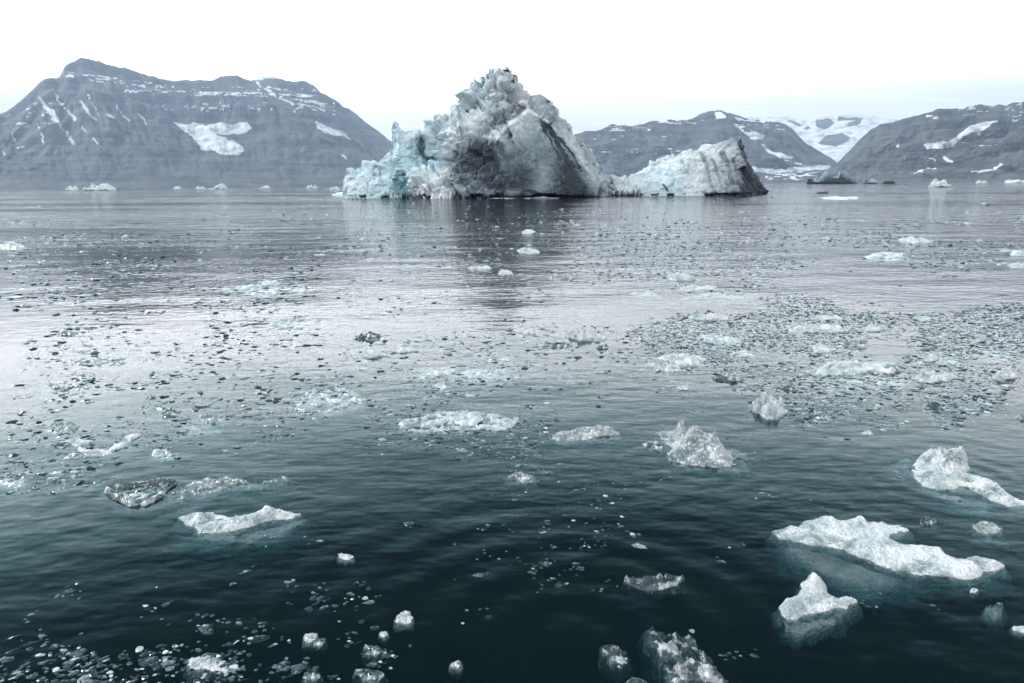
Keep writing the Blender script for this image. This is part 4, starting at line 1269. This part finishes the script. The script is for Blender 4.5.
def shard_verts(seed, ex, ey, ez, yaw):
    r = np.random.default_rng(seed)
    d = r.normal(size=(7, 3))
    d /= np.linalg.norm(d, axis=1, keepdims=True)
    off = r.uniform(.25, .8, 7)
    v = sv.copy()
    for k in range(7):                                  # chisel flat faces
        over = np.maximum(v @ d[k] - off[k], 0)
        v = v - over[:, None] * d[k]
    v = v * (1 + r.uniform(-.16, .16, (len(v), 1)))
    v = v * np.array([ex, ey, ez])
    c, s = math.cos(yaw), math.sin(yaw)
    return np.stack([v[:, 0] * c - v[:, 1] * s, v[:, 0] * s + v[:, 1] * c, v[:, 2]], -1)


proto = []
for k in range(14):
    r = random.Random(k + 50)
    pv_ = shard_verts(1000 + k, 1.0, r.uniform(.3, .75), r.uniform(.18, .42), 0)
    me = make_mesh('ice_fragment', pv_, [sf], M_SHARD, {'white': np.full(len(pv_), (.1, .05, .3, .8, .2, .6, .0)[k % 7])}, smooth=False)
    proto.append((me, (k % 7) in (3, 5)))
ZLAB = {'left': ('small {} fragment of brash adrift in the left field', 'brash fragments in the left field'),
        'right': ('small {} fragment in the packed brash on the right', 'brash fragments in the right field'),
        'centre': ('small {} fragment drifting in the middle water', 'brash fragments in the middle water'),
        'far': ('small {} fragment on the far water', 'brash fragments on the far water'),
        'bottom': ('small {} fragment in the dark water at the bottom left', 'brash fragments in the bottom left water'),
        'open': ('lone small {} fragment in open foreground water', 'scattered fragments in the open foreground')}
NIND = 290
first = None
for i in range(min(NIND, len(rows))):
    x, y, rad, wt_, sp, zi, _, _ = rows[i]
    zone = ZONES[int(zi)][6]
    cand = [k for k in range(14) if proto[k][1] == (wt_ > .5)]
    k = cand[i % len(cand)]
    if first is None:
        first = obj('ice_fragment', proto[k][0])
        o = first
    else:
        o = first.copy()
        o.data = proto[k][0]
        COL.objects.link(o)
    o.location = (x, y, rad * random.uniform(-.28, .02))
    o.rotation_euler = (random.uniform(-.25, .25), random.uniform(-.25, .25), random.uniform(-.6, .6) + (math.pi if random.random() < .5 else 0))
    o.scale = (rad, rad * random.uniform(.8, 1.4), rad)
    if zone == 'bottom':                              # slivers lined up by the wash along the hull
        o.rotation_euler.z = random.gauss(.55, .25)
        o.scale = (rad * 1.35, rad * random.uniform(.45, .8), rad * .8)
    lab, grp = ZLAB[zone]
    o['label'] = lab.format('white' if wt_ > .5 else 'clear')
    o['category'] = 'ice fragment'
    o['group'] = grp + (', white' if wt_ > .5 else ', clear')

rest = rows[NIND:]
lv, lf = ico()
VV, FF, WW = [], [], []
nvar = 40
var = []
for k in range(nvar):
    r = np.random.default_rng(k + 400)
    v = lv * (1 + r.uniform(-.38, .25, (12, 1)))
    v = v * np.array([1, r.uniform(.5, 1.1), r.uniform(.25, .5)])
    var.append(v)
var = np.array(var)
kk = rng.integers(0, nvar, len(rest))
yaw = rng.uniform(-.7, .7, len(rest))
base_v = var[kk] * rest[:, 2][:, None, None]
pan = rng.uniform(0, 1, len(rest)) < .07                 # some are thin pans
base_v = base_v * np.where(pan[:, None, None], np.array([2.4, 1.9, .55]), 1.0)
rest[:, 3] = np.where(pan, rng.uniform(.35, .7, len(rest)), rest[:, 3])
cy, sy = np.cos(yaw)[:, None], np.sin(yaw)[:, None]
bx = base_v[..., 0] * cy - base_v[..., 1] * sy * 1.3
by = base_v[..., 0] * sy + base_v[..., 1] * cy * 1.3
bx = bx * 1.25
bv = np.stack([bx + rest[:, 0][:, None], by + rest[:, 1][:, None], base_v[..., 2] + (rest[:, 2] * rng.uniform(-.22, .04, len(rest)))[:, None]], -1)
ff = (lf[None] + (np.arange(len(rest)) * 12)[:, None, None]).reshape(-1, 3)
me = make_mesh('brash_ice', bv.reshape(-1, 3), [ff], M_SHARD, {'white': np.repeat(rest[:, 3], 12)}, smooth=False)
obj('brash_ice', me, kind='stuff', label='countless small shards of brash ice floating in fields', cat='brash ice')
print('brash pieces', len(rows))

# ------------------------------------------------------------------ render settings
scene.view_settings.view_transform = 'Standard'
scene.view_settings.look = 'None'
scene.view_settings.exposure = 0.2
scene.view_settings.gamma = 1.0
scene.view_settings.use_curve_mapping = False
cy_ = scene.cycles
cy_.use_denoising = True
cy_.max_bounces = 8
cy_.transparent_max_bounces = 16
cy_.transmission_bounces = 6
cy_.diffuse_bounces = 3
cy_.glossy_bounces = 3
cy_.volume_bounces = 1
cy_.caustics_reflective = False
cy_.caustics_refractive = False
cy_.sample_clamp_indirect = 6.0
